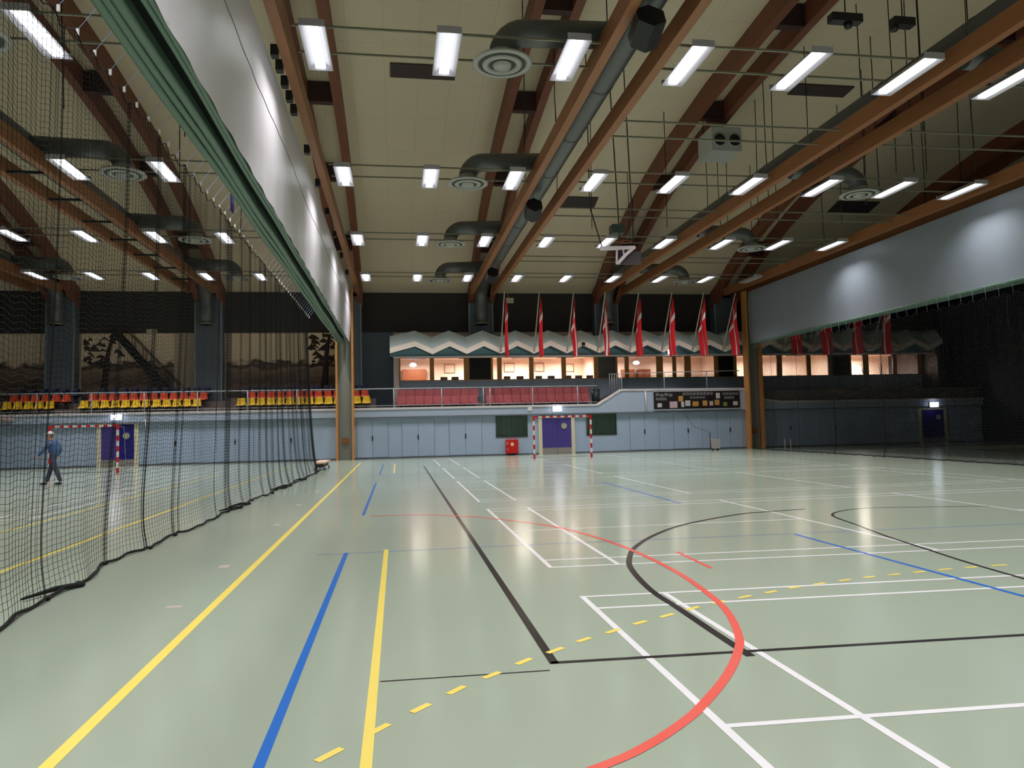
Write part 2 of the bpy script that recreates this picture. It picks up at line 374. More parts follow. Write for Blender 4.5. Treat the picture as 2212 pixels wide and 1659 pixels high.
# ------------------------------------------------------------------ folded canopy over the rooms
def zig(k): return -.38+.0 if k < 0 else None
PK = []; x = -.38
pts = [(-.38, .0)]
xs = [1.0]
v = 1.93
while v < 33.5: xs += [v, v+.93]; v += 1.885
mb = MB(); top0 = []
def zf(x):
    # zigzag 0..1, valley at 1.93+1.885k , peak in between
    t = ((x-1.93)/1.885) % 1.0
    return 1-abs(2*t-1)
N = [-.38] + [1.93-.9425+.9425*k for k in range(0, 35)]
N = [q for q in N if q < 33.3]
def canopy_rows(x):
    f = zf(x)
    if x < 0: f = .15
    return [(40.9, 6.62+.36*f), (40.3, 5.90+.43*f), (40.28, 5.60+.43*f)]
for a, b in zip(N, N[1:]):
    ra, rb = canopy_rows(a), canopy_rows(b)
    mb.quad((a, ra[1][0], ra[1][1]), (b, rb[1][0], rb[1][1]), (b, rb[0][0], rb[0][1]), (a, ra[0][0], ra[0][1]), 0)
    mb.quad((a, 43.4, ra[0][1]+.1), (a, ra[0][0], ra[0][1]), (b, rb[0][0], rb[0][1]), (b, 43.4, rb[0][1]+.1), 0)
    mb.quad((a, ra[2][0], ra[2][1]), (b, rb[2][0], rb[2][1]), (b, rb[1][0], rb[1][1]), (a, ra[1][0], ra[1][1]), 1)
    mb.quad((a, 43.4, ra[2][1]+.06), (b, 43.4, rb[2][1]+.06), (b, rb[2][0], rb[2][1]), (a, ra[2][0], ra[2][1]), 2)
mb.quad((-.38, 43.4, 6.7), (-.38, 43.4, 5.66), (-.38, 40.28, 5.66), (-.38, 40.9, 6.67), 0)
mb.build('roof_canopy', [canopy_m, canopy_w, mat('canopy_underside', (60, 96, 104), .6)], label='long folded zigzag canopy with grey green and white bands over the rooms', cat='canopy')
mb = MB()
for a, b in zip(N, N[1:]):
    fa, fb = canopy_rows(a)[2][1]+.05, canopy_rows(b)[2][1]+.05
    mb.quad((a, 41.2, 5.56), (b, 41.2, 5.56), (b, 41.2, fb), (a, 41.2, fa))
mb.box(-.2, 33.2, 41.1, 41.3, 5.48, 5.58, 1)
mb.build('wall_gable_infill', [teal_m, cap_m], kind='structure')
MB().lathe([(0, -.09), (.09, -.09), (.1, 0), (.09, .09), (0, .09)], (10.4, 40.2, 6.12), 14).build('wall_speaker', black_m, label='small black device fixed on the canopy peak between second and third flag', cat='speaker')
# ------------------------------------------------------------------ murals on the left bays
def mural_mat():
    m = bpy.data.materials.new('mural_print'); m.use_nodes = True; nt = m.node_tree; b = nt.nodes['Principled BSDF']
    tc = nt.nodes.new('ShaderNodeTexCoord'); sx = nt.nodes.new('ShaderNodeSeparateXYZ'); nt.links.new(tc.outputs['Object'], sx.inputs[0])
    n = nt.nodes.new('ShaderNodeTexNoise'); n.inputs['Scale'].default_value = 1.1; n.inputs['Detail'].default_value = 6
    mp = nt.nodes.new('ShaderNodeMapping'); mp.inputs['Scale'].default_value = (1, 1, 1.6); nt.links.new(tc.outputs['Object'], mp.inputs[0]); nt.links.new(mp.outputs[0], n.inputs['Vector'])
    ad = nt.nodes.new('ShaderNodeMath'); ad.operation = 'MULTIPLY_ADD'; ad.inputs[1].default_value = -1.6; 
    nt.links.new(n.outputs['Fac'], ad.inputs[0]); nt.links.new(sx.outputs['Z'], ad.inputs[2])
    rp = nt.nodes.new('ShaderNodeValToRGB'); e = rp.color_ramp; e.interpolation = 'LINEAR'
    sky = s2l((232, 208, 180)); dk = s2l((84, 66, 58)); md = s2l((128, 106, 90))
    mr = nt.nodes.new('ShaderNodeMapRange'); mr.inputs[1].default_value = -.8; mr.inputs[2].default_value = 3.6
    nt.links.new(ad.outputs[0], mr.inputs[0]); nt.links.new(mr.outputs[0], rp.inputs[0])
    e.elements[0].position = 0; e.elements[0].color = dk+(1,); e.elements[1].position = 1; e.elements[1].color = sky+(1,)
    for p, c in ((.12, md), (.2, dk), (.30, md), (.36, s2l((150, 128, 104))), (.39, dk), (.43, s2l((84, 66, 56))), (.47, sky)):
        q = e.elements.new(p); q.color = c+(1,)
    nt.links.new(rp.outputs[0], b.inputs['Base Color']); b.inputs['Roughness'].default_value = .7
    return m
mm = mural_mat(); bark = mat('mural_bark', (50, 34, 30), .8)
def mural(x0, x1, label, trees):
    e = empty('wall_mural', ((x0+x1)/2, 43.36, 3.55), label=label, cat='mural')
    hw = (x1-x0)/2
    MB().box(-hw, hw, 0, .03, 0, 3.62).build('print', mm, e)
    for tx, lean, sp in trees:
        m_ = MB(); rnd = random.Random(int(tx*100))
        m_.tube([(tx, -.01, 0), (tx+lean*.3, -.01, 1.3), (tx+lean*.5, -.01, 2.4), (tx+lean, -.01, 3.55)], [.22, .17, .13, .07], 6)
        for q in range(46):
            a = rnd.uniform(-1, 1)*sp; z = rnd.uniform(1.6, 3.5); r_ = rnd.uniform(.08, .26)
            m_.tube([(max(-hw+.1, min(hw-.1, tx+a-r_)), -.012, z), (max(-hw+.1, min(hw-.1, tx+a)), -.012, z+rnd.uniform(.02, .2)), (max(-hw+.1, min(hw-.1, tx+a+r_)), -.012, z)], [.03, rnd.uniform(.06, .16), .03], 5)
        o = m_.build('tree_shape', bark, e); o.scale.y = .15; o.location.y = -.005
mural(-25.5, -18.75, 'sepia landscape mural left of the leftmost blue grey pilaster', [(-.6, .5, 1.1)])
mural(-17.1, -12.3, 'sepia mural of a dark tree and shore behind the dark staircase', [(-1.3, .5, 1.0)])
mural(-9.5, -3.45, 'sepia landscape mural with a dark tree beside the left curtain post', [(2.3, .35, .8)])
# plain plaster vents
MB().box(-13.75, -13.2, 43.3, 43.4, 7.12, 7.42).build('wall_vent', mat('vent_cream', (196, 180, 160), .6), label='small cream box on the dark cladding above the staircase', cat='vent')
# staircase in the left bay
e = empty('staircase', (-13.7, 43.05, 3.5), label='dark steel staircase climbing left in front of the sepia mural', cat='stairs')
def sp(x, z): return (x+13.7, z-3.5)
for k, y in enumerate((-.3, .2)):
    m_ = MB(); m_.prism([sp(-15.5, 7.3), sp(-15.1, 7.3), sp(-12.0, 3.55), sp(-12.45, 3.55)], y, y+.06, 'y'); m_.build('stringer', black_m, e)
    m_ = MB(); m_.tube([(sp(-14.5, 7.2)[0], y, sp(0, 7.2)[1]), (sp(-11.9, 4.3)[0], y, sp(0, 4.3)[1])], .025, 6)
    for q in range(5):
        xx = -14.3+q*.58; m_.tube([(xx+13.7, y, (7.3-(xx+15.1)*1.21)-3.5), (xx+13.7, y, (7.2-(xx+14.5)*1.115)-3.5)], .018, 5)
    m_.build('railing', black_m, e)
m_ = MB()
for q in range(15):
    f = q/14.0; m_.box(-1.55+f*3.05, -1.3+f*3.05, -.3, .2, 3.45-f*3.45, 3.48-f*3.45)
m_.build('steps', black_m, e)
# pilasters
NMP = ['leftmost', 'second from the left', 'left curtain post', 'middle', 'fourth', 'right curtain post', 'far right']
for k, f in enumerate(FR):
    e = empty('pilaster', (f, 43.0, 2.6), label=['blue grey pilaster at the far left behind the walking person', 'blue grey pilaster between the staircase and the yellow seats gap', 'blue grey pilaster just behind the left curtain post', 'blue grey pilaster behind the first flag under the bent duct', 'dark pilaster behind the fourth flag', 'dark pilaster behind the right curtain post', 'dark pilaster in the unlit right hall'][k], cat='pilaster', group='pilasters on the far wall')
    zb = 0 if k < 3 else 3.42
    MB().box(-.69, .69, -.33, .37, zb, 6.6).build('shaft', pilaster_m, e)
    for s in (-1, 1): MB().box(s*.69-.04, s*.69+.04, -.40, -.33, zb, 6.2).build('edge_strip', mat('pilaster_edge', (126, 140, 148), .5), e)
# ------------------------------------------------------------------ roof frames
FN = ['at the far left', 'over the left hall', 'over the left curtain', 'over the left side of the middle hall', 'over the right side of the middle hall', 'over the right curtain', 'over the dark right hall']
for k, f in enumerate(FR):
    e = empty('roof_arch', (f, YM, 9.0), label='curved double timber roof arch '+FN[k], cat='beam', group='double timber roof arches')
    for x0, x1 in ((-.7, -.4), (.5, .8)):
        m_ = MB(); n = 60
        def sec(y): 
            d = abs(y-YM); dep = .75+max(0, d-22.5)*.12
            return zc(y)-9.0, zc(y)-dep-9.0
        pr = None
        for i in range(n+1):
            y = -3.9+i*(43.2+3.9)/n; t_, b_ = sec(y); yy = y-YM; cur = [(x0, yy, b_), (x1, yy, b_), (x1, yy, t_-.01), (x0, yy, t_-.01)]
            if pr:
                for j in range(4): m_.quad(pr[j], pr[(j+1) % 4], cur[(j+1) % 4], cur[j])
            pr = cur
        m_.build('arch_beam', wood_arch, e)
    for y in (3.0, 9.0, 15.2, 21.2, 27.2, 33.0, 38.6):
        z1 = min(zc(y-.15), zc(y+.15))-.03
        MB().box(-.4, .5, y-.15-YM, y+.15-YM, z1-.72-9, z1-9).build('spacer_block', wood_dark, e)
# horizontal tie beams carrying ducts and curtains
BN = ['far left duct', 'left hall duct', 'left curtain', 'middle hall duct', 'right side duct of the middle hall', 'right curtain', 'dark right hall duct']
for k, f in enumerate(FR):
    for s, (x0, x1) in enumerate(((-.74, -.54), (.50, .70))):
        MB().box(f+x0, f+x1, -3.9, 41.2, 9.08, 9.5).build('tie_beam', wood_beam, label='long horizontal timber beam on the %s side of the %s' % (('left', 'right')[s], BN[k]), cat='beam', group='horizontal timber beams')
# ------------------------------------------------------------------ ducts
def duct(k, f, side):
    e = empty('ventilation_duct', (f, YM, 9.8), label='grey round ventilation duct between timber beams, %s' % ('far left over the left hall', 'over the left hall', '', 'left of centre in the middle hall', 'right side of the middle hall', '', 'over the dark right hall')[k], cat='duct', group='ventilation ducts')
    ox, oy, oz = f, YM, 9.8
    def L(p): return (p[0]-ox, p[1]-oy, p[2]-oz)
    cx = f-.02; z = 9.86
    MB().tube([L((cx, -3.8, z)), L((cx, 40.6, z)), L((cx, 41.6, z-.12)), L((cx, 42.2, z-.7)), L((cx, 42.25, z-1.5)), L((cx, 42.25, 7.5))], .36, 20).build('main_pipe', duct_m, e)
    for q in range(13):
        y = 1.6+q*3.0
        MB().tube([L((cx, y, z)), L((cx, y+.08, z))], .372, 20).build('joint_ring', duct_dark, e)
    MB().tube([L((cx, 42.25, 7.62)), L((cx, 42.25, 7.5))], .40, 20).build('collar', rail_m, e)
    for y in (-.5, 6.97, 14.45, 21.93, 29.45, 36.95):
        s = side; tip = f+s*2.75
        pa = [(f+s*.3, y, 9.75), (f+s*2.2, y, 9.68)]
        for q in range(1, 7):
            a = q/6*math.pi/2; pa.append((f+s*(2.2+.5*math.sin(a)), y, 9.18+.5*math.cos(a)))
        arm = MB().tube([L(p) for p in pa], .27, 16).build('branch_pipe', duct_m, e)
        c = L((f+s*2.7, y, 9.02))
        m_ = MB(); m_.lathe([(.27, .22), (.30, .12), (.6, .02), (.62, -.02), (.5, -.03), (.48, .04), (.42, .04), (.40, -.05), (.3, -.06), (.28, .03), (.2, .03), (.18, -.08), (0, -.09)], c, 28)
        m_.build('diffuser', mat('diffuser_grey', (156, 156, 150), .5), arm)
        mq = MB()
        for r0, r1 in ((.19, .27), (.41, .47)): mq.lathe([(r0, -.035), (r1, -.035)], c, 28)
        mq.build('diffuser_gap', black_m, arm)
for k, s in ((0, 1), (1, 1), (3, -1), (4, 1), (6, -1)): duct(k, FR[k], s)
# hanging loudspeakers under the middle duct
for k, (y) in enumerate((12.6, 24.1, 35.0)):
    e = empty('loudspeaker', (4.62, y, 9.5), label=['black hexagonal loudspeaker hanging nearest under the middle duct', 'black loudspeaker hanging halfway along the middle duct', 'small black loudspeaker farthest along the middle duct'][k], cat='speaker', group='loudspeakers under the duct')
    m_ = MB(); h = .30; pl = [(h*math.cos(R(60*i+30)), h*math.sin(R(60*i+30))) for i in range(6)]
    m_.prism(pl, -.28, .28, 'y'); o = m_.build('cabinet', black_m, e); o.rotation_euler.x = R(-25); o.location.z = -.62
    MB().tube([(0, 0, -.3), (0, 0, -.01)], .012, 5).build('bracket', hand_m, e)
# ------------------------------------------------------------------ lamps and their rails
LX = [-16.7, -14.15, -11.6, -9.06, -6.53, -4.0, -1.475, 1.07, 3.6, 6.13, 8.68, 11.2, 13.75, 16.3, 18.8]
LY = [-.5, 6.97, 14.45, 21.93, 29.45, 36.95]
HN = ['behind the camera', 'overhead', 'nearest', 'second nearest', 'third nearest', 'farthest']
def lamp_proto():
    e = empty('ceiling_lamp', (0, 0, 9.12), cat='lamp')
    m_ = MB(); L = .87
    m_.prism([(-.25, 0), (-.12, .14), (.12, .14), (.25, 0), (.235, 0), (.11, .125), (-.11, .125), (-.235, 0)], -L, L, 'y')
    for s in (-1, 1): m_.box(-.235, .235, s*L-.01, s*L+.01, 0, .13)
    m_.build('housing', lampw_m, e)
    MB().box(-.1, .1, -.8, .8, .01, .10).build('tube', tube_m, e)
    area('lamp_light', (0, 0, .0), .19, 1.55, LAMP_W, (1.0, .975, .985), 112, e)
    return e
LP = None
for j, y in enumerate(LY):
    for i, x in enumerate(LX):
        if j < 2 and x < -12: continue
        yy = y-.013*(x-1)
        lb = 'lit white ceiling lamp in the %s row, %s column from the left' % (HN[j], ORD[i])
        if LP is None:
            LP = lamp_proto(); o = LP; o.location = (x, yy, 9.12); o['label'] = lb; o['group'] = 'ceiling lamps'
        else: o = dup(LP, (x, yy, 9.12), lb, 'ceiling lamps')
        if j == 5 and i == 14:
            o['label'] = 'unlit ceiling lamp in the farthest row beside the right curtain'
            for c in o.children:
                if c.name.startswith('tube'):
                    c.data = c.data.copy(); c.data.materials.clear(); c.data.materials.append(mat('dead_tube', (180, 170, 166), .5))
            for c in [q for q in o.children if q.type == 'LIGHT']: bpy.data.objects.remove(c)
for j, y in enumerate(LY+[10.7, 18.2, 25.7, 33.2]):
    for i in range(6):
        if j > 5 and i < 3: continue
        a, b = FR[i]+.82, (FR[i+1]-.76 if i < 5 else 24.4)
        for s in (-.5, .5):
            if y < 0: continue
            MB().box(a, b, y+s-.02-.013*(a+b-2)/2, y+s+.02-.013*(a+b-2)/2, 9.28, 9.32).build('lamp_rail', rail_m, label='thin roof rail in the %s bay, %s rail at the %s' % (ORD[i], 'near' if s < 0 else 'far', (HN[j]+' lamp row') if j < 6 else ORD[j-6]+' gap between lamps'), cat='rail', group='rails crossing the roof')
# ceiling hatches, fan heater, ropes
for k, (x0, x1, y0, y1) in enumerate(((-.1, 2.25, 25.7, 26.55), (8.2, 10.05, 35.05, 35.98), (15.4, 17.8, 25.65, 26.4), (22.9, 25.3, 34.8, 35.8), (-9, -6.7, 16, 16.8), (8.3, 10.4, 16, 16.8))):
    m_ = MB(); a, b = zc(y0)-.06, zc(y1)-.06
    m_.quad((x0, y0, a), (x0, y1, b), (x1, y1, b), (x1, y0, a)); m_.quad((x0, y0, a), (x1, y0, a), (x1, y0, a+.04), (x0, y0, a+.04)); m_.quad((x0, y1, b), (x0, y1, b+.04), (x1, y1, b+.04), (x1, y1, b))
    m_.quad((x0, y0, a), (x0, y0, a+.04), (x0, y1, b+.04), (x0, y1, b)); m_.quad((x1, y0, a), (x1, y1, b), (x1, y1, b+.04), (x1, y0, a+.04))
    m_.build('ceiling_hatch', mat('hatch_dark', (62, 50, 50), .7), label=['dark rectangular ceiling hatch behind the nearest lamps left of centre', 'dark ceiling hatch above the middle of the far lamps', 'dark ceiling hatch right of the double arch', 'dark ceiling hatch over the right hall', 'dark ceiling hatch over the left hall', 'dark ceiling hatch almost overhead'][k], cat='hatch', group='ceiling hatches')
e = empty('fan_heater', (12.9, 27.2, 12.2), label='pale grey fan heater box with two round openings under the roof arch', cat='heater')
m_ = MB(); m_.box(-.62, .62, -.55, .75, 0, .95); m_.build('casing', mat('heater_grey', (186, 190, 186), .5), e)
for s in (-.31, .31):
    mbb = MB(); mbb.tube([(s, -.58, .42), (s, -.50, .42)], .24, 20); mbb.build('air_outlet', black_m, e)
    mbb = MB(); mbb.lathe([(.23, 0), (.28, 0), (.28, .05), (.23, .05)], (0, 0, 0), 20); o = mbb.build('outlet_ring', mat('ring_grey', (170, 174, 172), .5), e); o.rotation_euler.x = R(90); o.location = (s, -.55, .42)
for s in (-.5, .5): MB().tube([(s, .5, .95), (s, .5, zc(27.7)-12.21)], .015, 5).build('hanger', black_cord, e)
RP = [(10.9, 28.06, 9.5), (14.28, 26.9, 9.3), (14.5, 26.0, 9.3), (13.4, 24.6, 9.3), (14.3, 23.3, 9.3), (14.7, 20.9, 9.3), (15.6, 20.6, 9.3), (16.14, 20.56, 9.3), (16.56, 20.5, 9.3), (18.1, 20.3, 9.3), (14.0, 31.1, 10.4), (14.5, 31.0, 10.4), (14.9, 30.9, 10.4), (22.4, 27.9, 9.6), (22.9, 26.4, 9.6), (8.0, 28.8, 9.6), (6.4, 28.2, 10.3),
      (10.9, 33.0, 9.9), (11.8, 35.0, 9.9), (5.35, 17.5, 10.4), (5.35, 23.5, 10.4), (5.35, 29.5, 10.4), (3.7, 20.2, 10.0), (14.5, 18.0, 9.5), (15.2, 17.0, 9.5), (16.3, 22.5, 9.5), (17.3, 24.5, 9.5), (17.9, 27.0, 9.5), (18.6, 29.5, 9.5), (16.6, 32.0, 9.5), (-5.5, 20.5, 9.6), (-6.8, 24.5, 9.6), (-8.0, 19.0, 9.6), (-8.6, 16.4, 9.6), (-12.6, 21.5, 9.6), (-6.2, 31.0, 9.6)]
RP.sort()
for k, (x, y, z0) in enumerate(RP):
    zt = zc(y)-.02
    MB().tube([(x, y, zt), (x+.03*math.sin(k*2.1), y, (zt+z0)/2), (x+.06*math.sin(k), y, z0)], .016, 5).build('hanging_rope', black_cord, label='thin black rope hanging from the roof, %s from the left among %d' % (ORD[k] if k < len(ORD) else 'number %d' % (k+1), len(RP)), cat='rope', group='ropes under the roof')
# two dark projectors up right
for k, (x, y) in enumerate(((8.9, 13.0), (10.15, 13.0))):
    e = empty('projector', (x*1.04, y*1.04, 9.75), label='dark %s hanging under the roof at the top right of the near lamps' % ('long spotlight' if k == 0 else 'stubby camera unit'), cat='spotlight')
    MB().box(-.35+.1*k, .33-.1*k, -.1, .1, .05, .22).build('body', black_m, e)
    MB().lathe([(0, -.06), (.07, -.05), (.09, .04), (0, .06)], (0.05 if k == 0 else -.2, 0, 0), 12).build('lens', black_m, e)
    MB().tube([(0, 0, .2), (0, 0, zc(13.5)-9.78)], .014, 5).build('hanger', black_cord, e)
# ------------------------------------------------------------------ curtain posts
def post(xc, label, hgt, ztop):
    e = empty('curtain_post', (xc, 39.4, 0), label=label, cat='post', group='curtain guide posts')
    MB().box(-.38, .38, .18, .3, 0, ztop).build('back_plate', grey_green, e)
    for s in (-1, 1):
        MB().box(min(s*.36, s*.46), max(s*.36, s*.46), -.22, .3, 0, ztop).build('timber_edge', wood_post, e)
    MB().box(-.16, .16, .1, .18, .85, 1.15).build('wall_box', mat('box_brown', (150, 92, 50), .5), e)
    return e
post(-2.72, 'grey post with orange timber edges below the left raised curtain', 0, 9.0)
post(20.15, 'grey post with orange timber edges below the right raised curtain', 0, 9.0)
# ------------------------------------------------------------------ divider curtains (raised)
def divider(xr, xl, skin, label, z0, z1, y0, y1):
    e = empty('divider_curtain', ((xr+xl)/2, (y0+y1)/2, z0), label=label, cat='curtain', group='raised divider curtains')
    ox, oy, oz = e.location
    def L(p): return (p[0]-ox, p[1]-oy, p[2]-oz)
    for x, s, nm in ((xr, 1, 'curtain_side'), (xl, -1, 'curtain_side')):
        m_ = MB()
        def fn(u, v, x=x, s=s):
            y = y0+(y1-y0)*u; z = z1+(z0-z1)*v
            b = .05*math.sin(math.pi*min(1, v*1.05))*(1+.4*math.sin(y*.84))+.012*math.sin(y*5.1)*v
            return L((x+s*(b-.02), y, z))
        m_.grid(fn, 220, 14); m_.build(nm, skin, e)
    w = xr-xl
    # folded lower edges (hem rolls)
    for cxf, r in ((xr-.075, .035), (xr-.14, .035), (xl+.28, .06), (xl+.165, .05), (xl+.05, .06)):
        m_ = MB(); n = 120; sg = 8; base = len(m_.v)
        path = [L((cxf+.012*math.sin(i*.33+cxf*9), y0+(y1-y0)*i/n, z0+.03+.012*math.sin(i*.21+cxf*5))) for i in range(n+1)]
        m_.tube(path, r, 8)
        m_.grid(lambda u, v, c=cxf: L((c+.012*math.sin(u*40), y0+(y1-y0)*u, z0+.05+.25*v)), 60, 1)
        m_.build('curtain_fold', fold_green, e)
    MB().box(xl-ox+.06, xr-ox-.06, y0-oy, y1-oy, .24, .27).build('fold_gap_shade', gap_shade, e)  # near-black sheet stands in for the shade between the folds
    if xr < 0:
        v_ = .42; m_ = MB(); pp = []
        for i in range(161):
            y = y0+(y1-y0)*i/160; pp.append(L((xr+.05*math.sin(math.pi*v_*1.05)*(1+.4*math.sin(y*.84))-.02+.012*math.sin(y*5.1)*v_+.004, y, z1+(z0-z1)*v_)))
        m_.tube(pp, .006, 4); m_.build('seam', duct_dark, e)
    return e
divider(-2.40, -3.06, skin_grey, 'raised silver and green divider curtain folded up along the left', 6.12, 9.05, -3.5, 39.1)
divider(20.5, 19.84, skin_blue, 'raised grey blue divider curtain folded up along the right', 5.95, 8.92, -3.5, 39.1)
LD = [o for o in COL.objects if o.name == 'divider_curtain'][0]
for y in (8.5, 10.2, 12.4, 14.6, 15.2, 15.9, 16.6, 17.3, 19.8, 22.5, 25.5, 28.5, 32.0, 35.5):
    MB().box(-2.36, -2.22, y-.09, y+.09, 8.98, 9.2).build('hanger_bracket', black_m).parent = LD
    b_ = COL.objects[-1]; b_.location = b_.location-LD.location
k = 0
for y in [2.0+i*2.55 for i in range(15)]:
    MB().box(-10.3-.53, -10.3+.49, y-.04, y+.04, 9.1, 9.17).build('cross_brace', black_m, label='dark steel brace between the two left hall timber beams, %s from the camera' % ORD[k], cat='brace', group='braces between the left hall beams'); k += 1
MB().prism([(0, 0), (.0, .45), (.28, .42), (.2, .0)], -3.14, -3.12, 'x').build('pennant', navy_m, label='small navy cloth hanging at the bottom edge of the left raised curtain', cat='cloth').location = (-3.15, 14.9, 5.95)
# ------------------------------------------------------------------ exit lights
for k, (x, z, s) in enumerate(((8.65, 2.33, 'centre door'), (-13.93, 2.34, 'left blue door'), (31.6, 2.15, 'dark right hall door'))):
    e = empty('exit_light', (x, 39.5, z), label='glowing white exit light above the '+s, cat='exit light', group='exit lights')
    MB().box(-.24, .24, -.06, .06, 0, .28).build('panel', exit_m, e); MB().box(-.26, .26, .06, .13, -.02, .3).build('bracket', hand_m, e)
e = empty('exit_light', (15.85, 41.0, 5.6), label='small glowing blue white exit light under the canopy behind the sixth flag', cat='exit light', group='exit lights')
MB().box(-.16, .16, -.05, .05, 0, .24).build('panel', exit_m, e); MB().box(-.17, .17, .05, .1, -.01, .25).build('bracket', hand_m, e)
# ------------------------------------------------------------------ far wall doors
def big_door(n, x0, x1, mats, z1, ports, kick=.34):
    e = empty('door_%d' % n, (0, 0, 0), kind='structure')
    y = D
    m_ = MB(); m_.box(x0-.2, x0, y-.07, y, 0, z1+.1); m_.box(x1, x1+.2, y-.07, y, 0, z1+.1); m_.box(x0, x1, y-.07, y, z1, z1+.1); m_.build('door_frame', cream_m, e)
    xm = (x0+x1)/2
    for i, (a, b) in enumerate(((x0, xm-.01), (xm+.01, x1))):
        d_ = MB().box(a, b, y-.05, y-.005, kick, z1).build('door_leaf', mats[i], e)
        MB().box(a, b, y-.055, y-.005, 0.01, kick).build('kick_plate', kick_m, d_)
        if i in ports:
            MB().tube([((a+b)/2, y-.06, 1.53), ((a+b)/2, y-.052, 1.53)], .17, 20).build('porthole', mat('porthole_pale', (176, 176, 150), .3), d_)
            mbr = MB(); mbr.lathe([(.165, 0), (.2, 0), (.2, .02), (.165, .02)], (0, 0, 0), 20); o = mbr.build('porthole_ring', mats[i], d_); o.rotation_euler.x = R(90); o.location = ((a+b)/2, y-.045, 1.53)
big_door(1, 7.82, 9.46, (purple_m, purple_m), 1.98, (1,))
big_door(2, -14.72, -13.16, (purple_m, navy_m), 2.12, (1,))
big_door(3, 30.9, 32.4, (navy_m, navy_m), 2.0, (1,))
# storage doors flush with the wall
seam_m = mat('seam_dark', (96, 108, 124), .7)
for n, (x0, x1) in enumerate(((.21, 1.93), (2.73, 4.49), (-2.15, -.52), (-6.4, -4.6), (-9.2, -7.4), (-12.1, -10.3), (12.83, 14.54), (15.4, 17.1), (18.0, 19.55), (21.6, 23.4), (24.4, 26.2))):
    e = empty('door_%d' % (n+4), (0, 0, 0), kind='structure'); xm = (x0+x1)/2
    for a, b in ((x0+.012, xm-.008), (xm+.008, x1-.012)):
        MB().box(a, b, D-.018, D, .1, 2.08).build('door_leaf', blue_wall, e)
    MB().box(xm-.03, xm+.03, D-.05, D-.018, .98, 1.22).build('door_handle', black_m, e)
    mb = MB()
    for q in (x0, x1, xm): mb.box(q-.008, q+.008, D-.006, D, .1, 2.08)
    mb.build('door_gap', seam_m, e)
# curtained windows
curt = mat('dark_green_curtain', (158, 176, 160), .8)
for k, (x0, x1, z0, z1) in enumerate(WO):
    e = empty('window_%d' % (k+1), (0, 0, 0), kind='structure')
    m_ = MB(); m_.box(x0, x0+.04, D-.02, D+.2, z0, z1); m_.box(x1-.04, x1, D-.02, D+.2, z0, z1); m_.box(x0+.04, x1-.04, D-.02, D+.2, z0, z0+.04); m_.box(x0+.04, x1-.04, D-.02, D+.2, z1-.04, z1)
    m_.build('window_frame', mat('window_frame_grey', (96, 98, 96), .5), e)
    MB().box(x0+.04, x1-.04, D+.03, D+.04, z0+.04, z1-.04).build('pane', glass_m, e)
    MB().grid(lambda u, v: (x0+.05+(x1-x0-.1)*u, D+.14+.035*math.sin(u*62)+.015*math.sin(u*23+v*2), z1-.05+(z0-z1+.1)*v), 150, 4).build('curtain', curt, e)
    MB().box(x0, x1, D+.22, D+.28, z0, z1).build('back_board', black_m, e)
# fire hose box
e = empty('fire_hose_cabinet', (6.11, D-.13, .1), label='red fire hose cabinet under the left curtained window', cat='fire cabinet')
MB().box(-.33, .33, -.13, .125, 0, .75).build('body', red_m, e); MB().box(-.31, .31, -.15, -.13, .02, .73).build('door', red_m, e)
MB().tube([(0, -.156, .5), (0, -.152, .5)], .1, 18).build('sign_disc', mat('sign_cream', (240, 214, 160), .5), e)
MB().box(-.28, -.25, -.17, -.15, .5, .64).build('handle', white_m, e); MB().box(-.28, -.24, -.156, -.15, .2, .26).build('hose_mark', white_m, e)
# sponsor board
e = empty('notice_board', (16.77, D-.24, 2.33), label='long black sponsor board with small pale logos on the parapet', cat='board')
MB().box(-2.55, 2.55, 0, .06, 0, .98).build('panel', mat('board_black', (28, 18, 22), .5), e)
gr = mat('logo_grey', (120, 112, 116), .6); wh = mat('logo_white', (206, 196, 196), .6); og = mat('logo_orange', (196, 146, 70), .6); pk = mat('logo_pink', (206, 176, 180), .6); gn = mat('logo_green', (120, 150, 70), .6)
def logo(x, z, w_, h_, m, nm='logo'):
    # crop pixel (1400..1660,820..) at 8.5x -> board metres
    MB().box(x, x+w_, -.006, 0, z, z+h_).build(nm, m, e)
def bx(px0, px1, py0, py1, m, nm='logo'):
    f = 5.1/1550.0; logo(-2.55+(px0-95)*f, .98-(py1-235)*.98/275, (px1-px0)*f, (py1-py0)*.98/275, m, nm)
bx(370, 508, 390, 492, pk); bx(530, 612, 305, 392, og); bx(575, 630, 396, 482, wh); bx(650, 742, 378, 465, wh); bx(780, 890, 395, 470, og); bx(965, 1050, 385, 465, og)
bx(1090, 1155, 395, 465, pk); bx(1185, 1270, 375, 460, og); bx(1210, 1283, 265, 352, wh); bx(1340, 1410, 415, 480, gn); bx(1520, 1605, 405, 468, wh); bx(150, 230, 415, 478, wh)
for q in range(9):                                  # small lettering rows, too small to read
    bx(610+q*62, 660+q*62, 250, 295, gr, 'lettering')
for q in range(5): bx(740+q*56, 785+q*56, 318, 348, gr, 'lettering')
for q in range(4): bx(125+q*78, 188+q*78, 255+12*(q % 2), 300+12*(q % 2), gr, 'lettering'); bx(130+q*48, 170+q*48, 325, 370, gr, 'lettering')
for q in range(5): bx(1330+q*60, 1380+q*60, 262, 300, gr, 'lettering'); bx(1360+q*38, 1390+q*38, 322, 365, gr, 'lettering')
m_ = MB(); m_.box(-2.6, 2.6, -.02, 0, -.05, 0); m_.box(-2.6, 2.6, -.02, 0, .98, 1.03); m_.build('frame', hand_m, e)
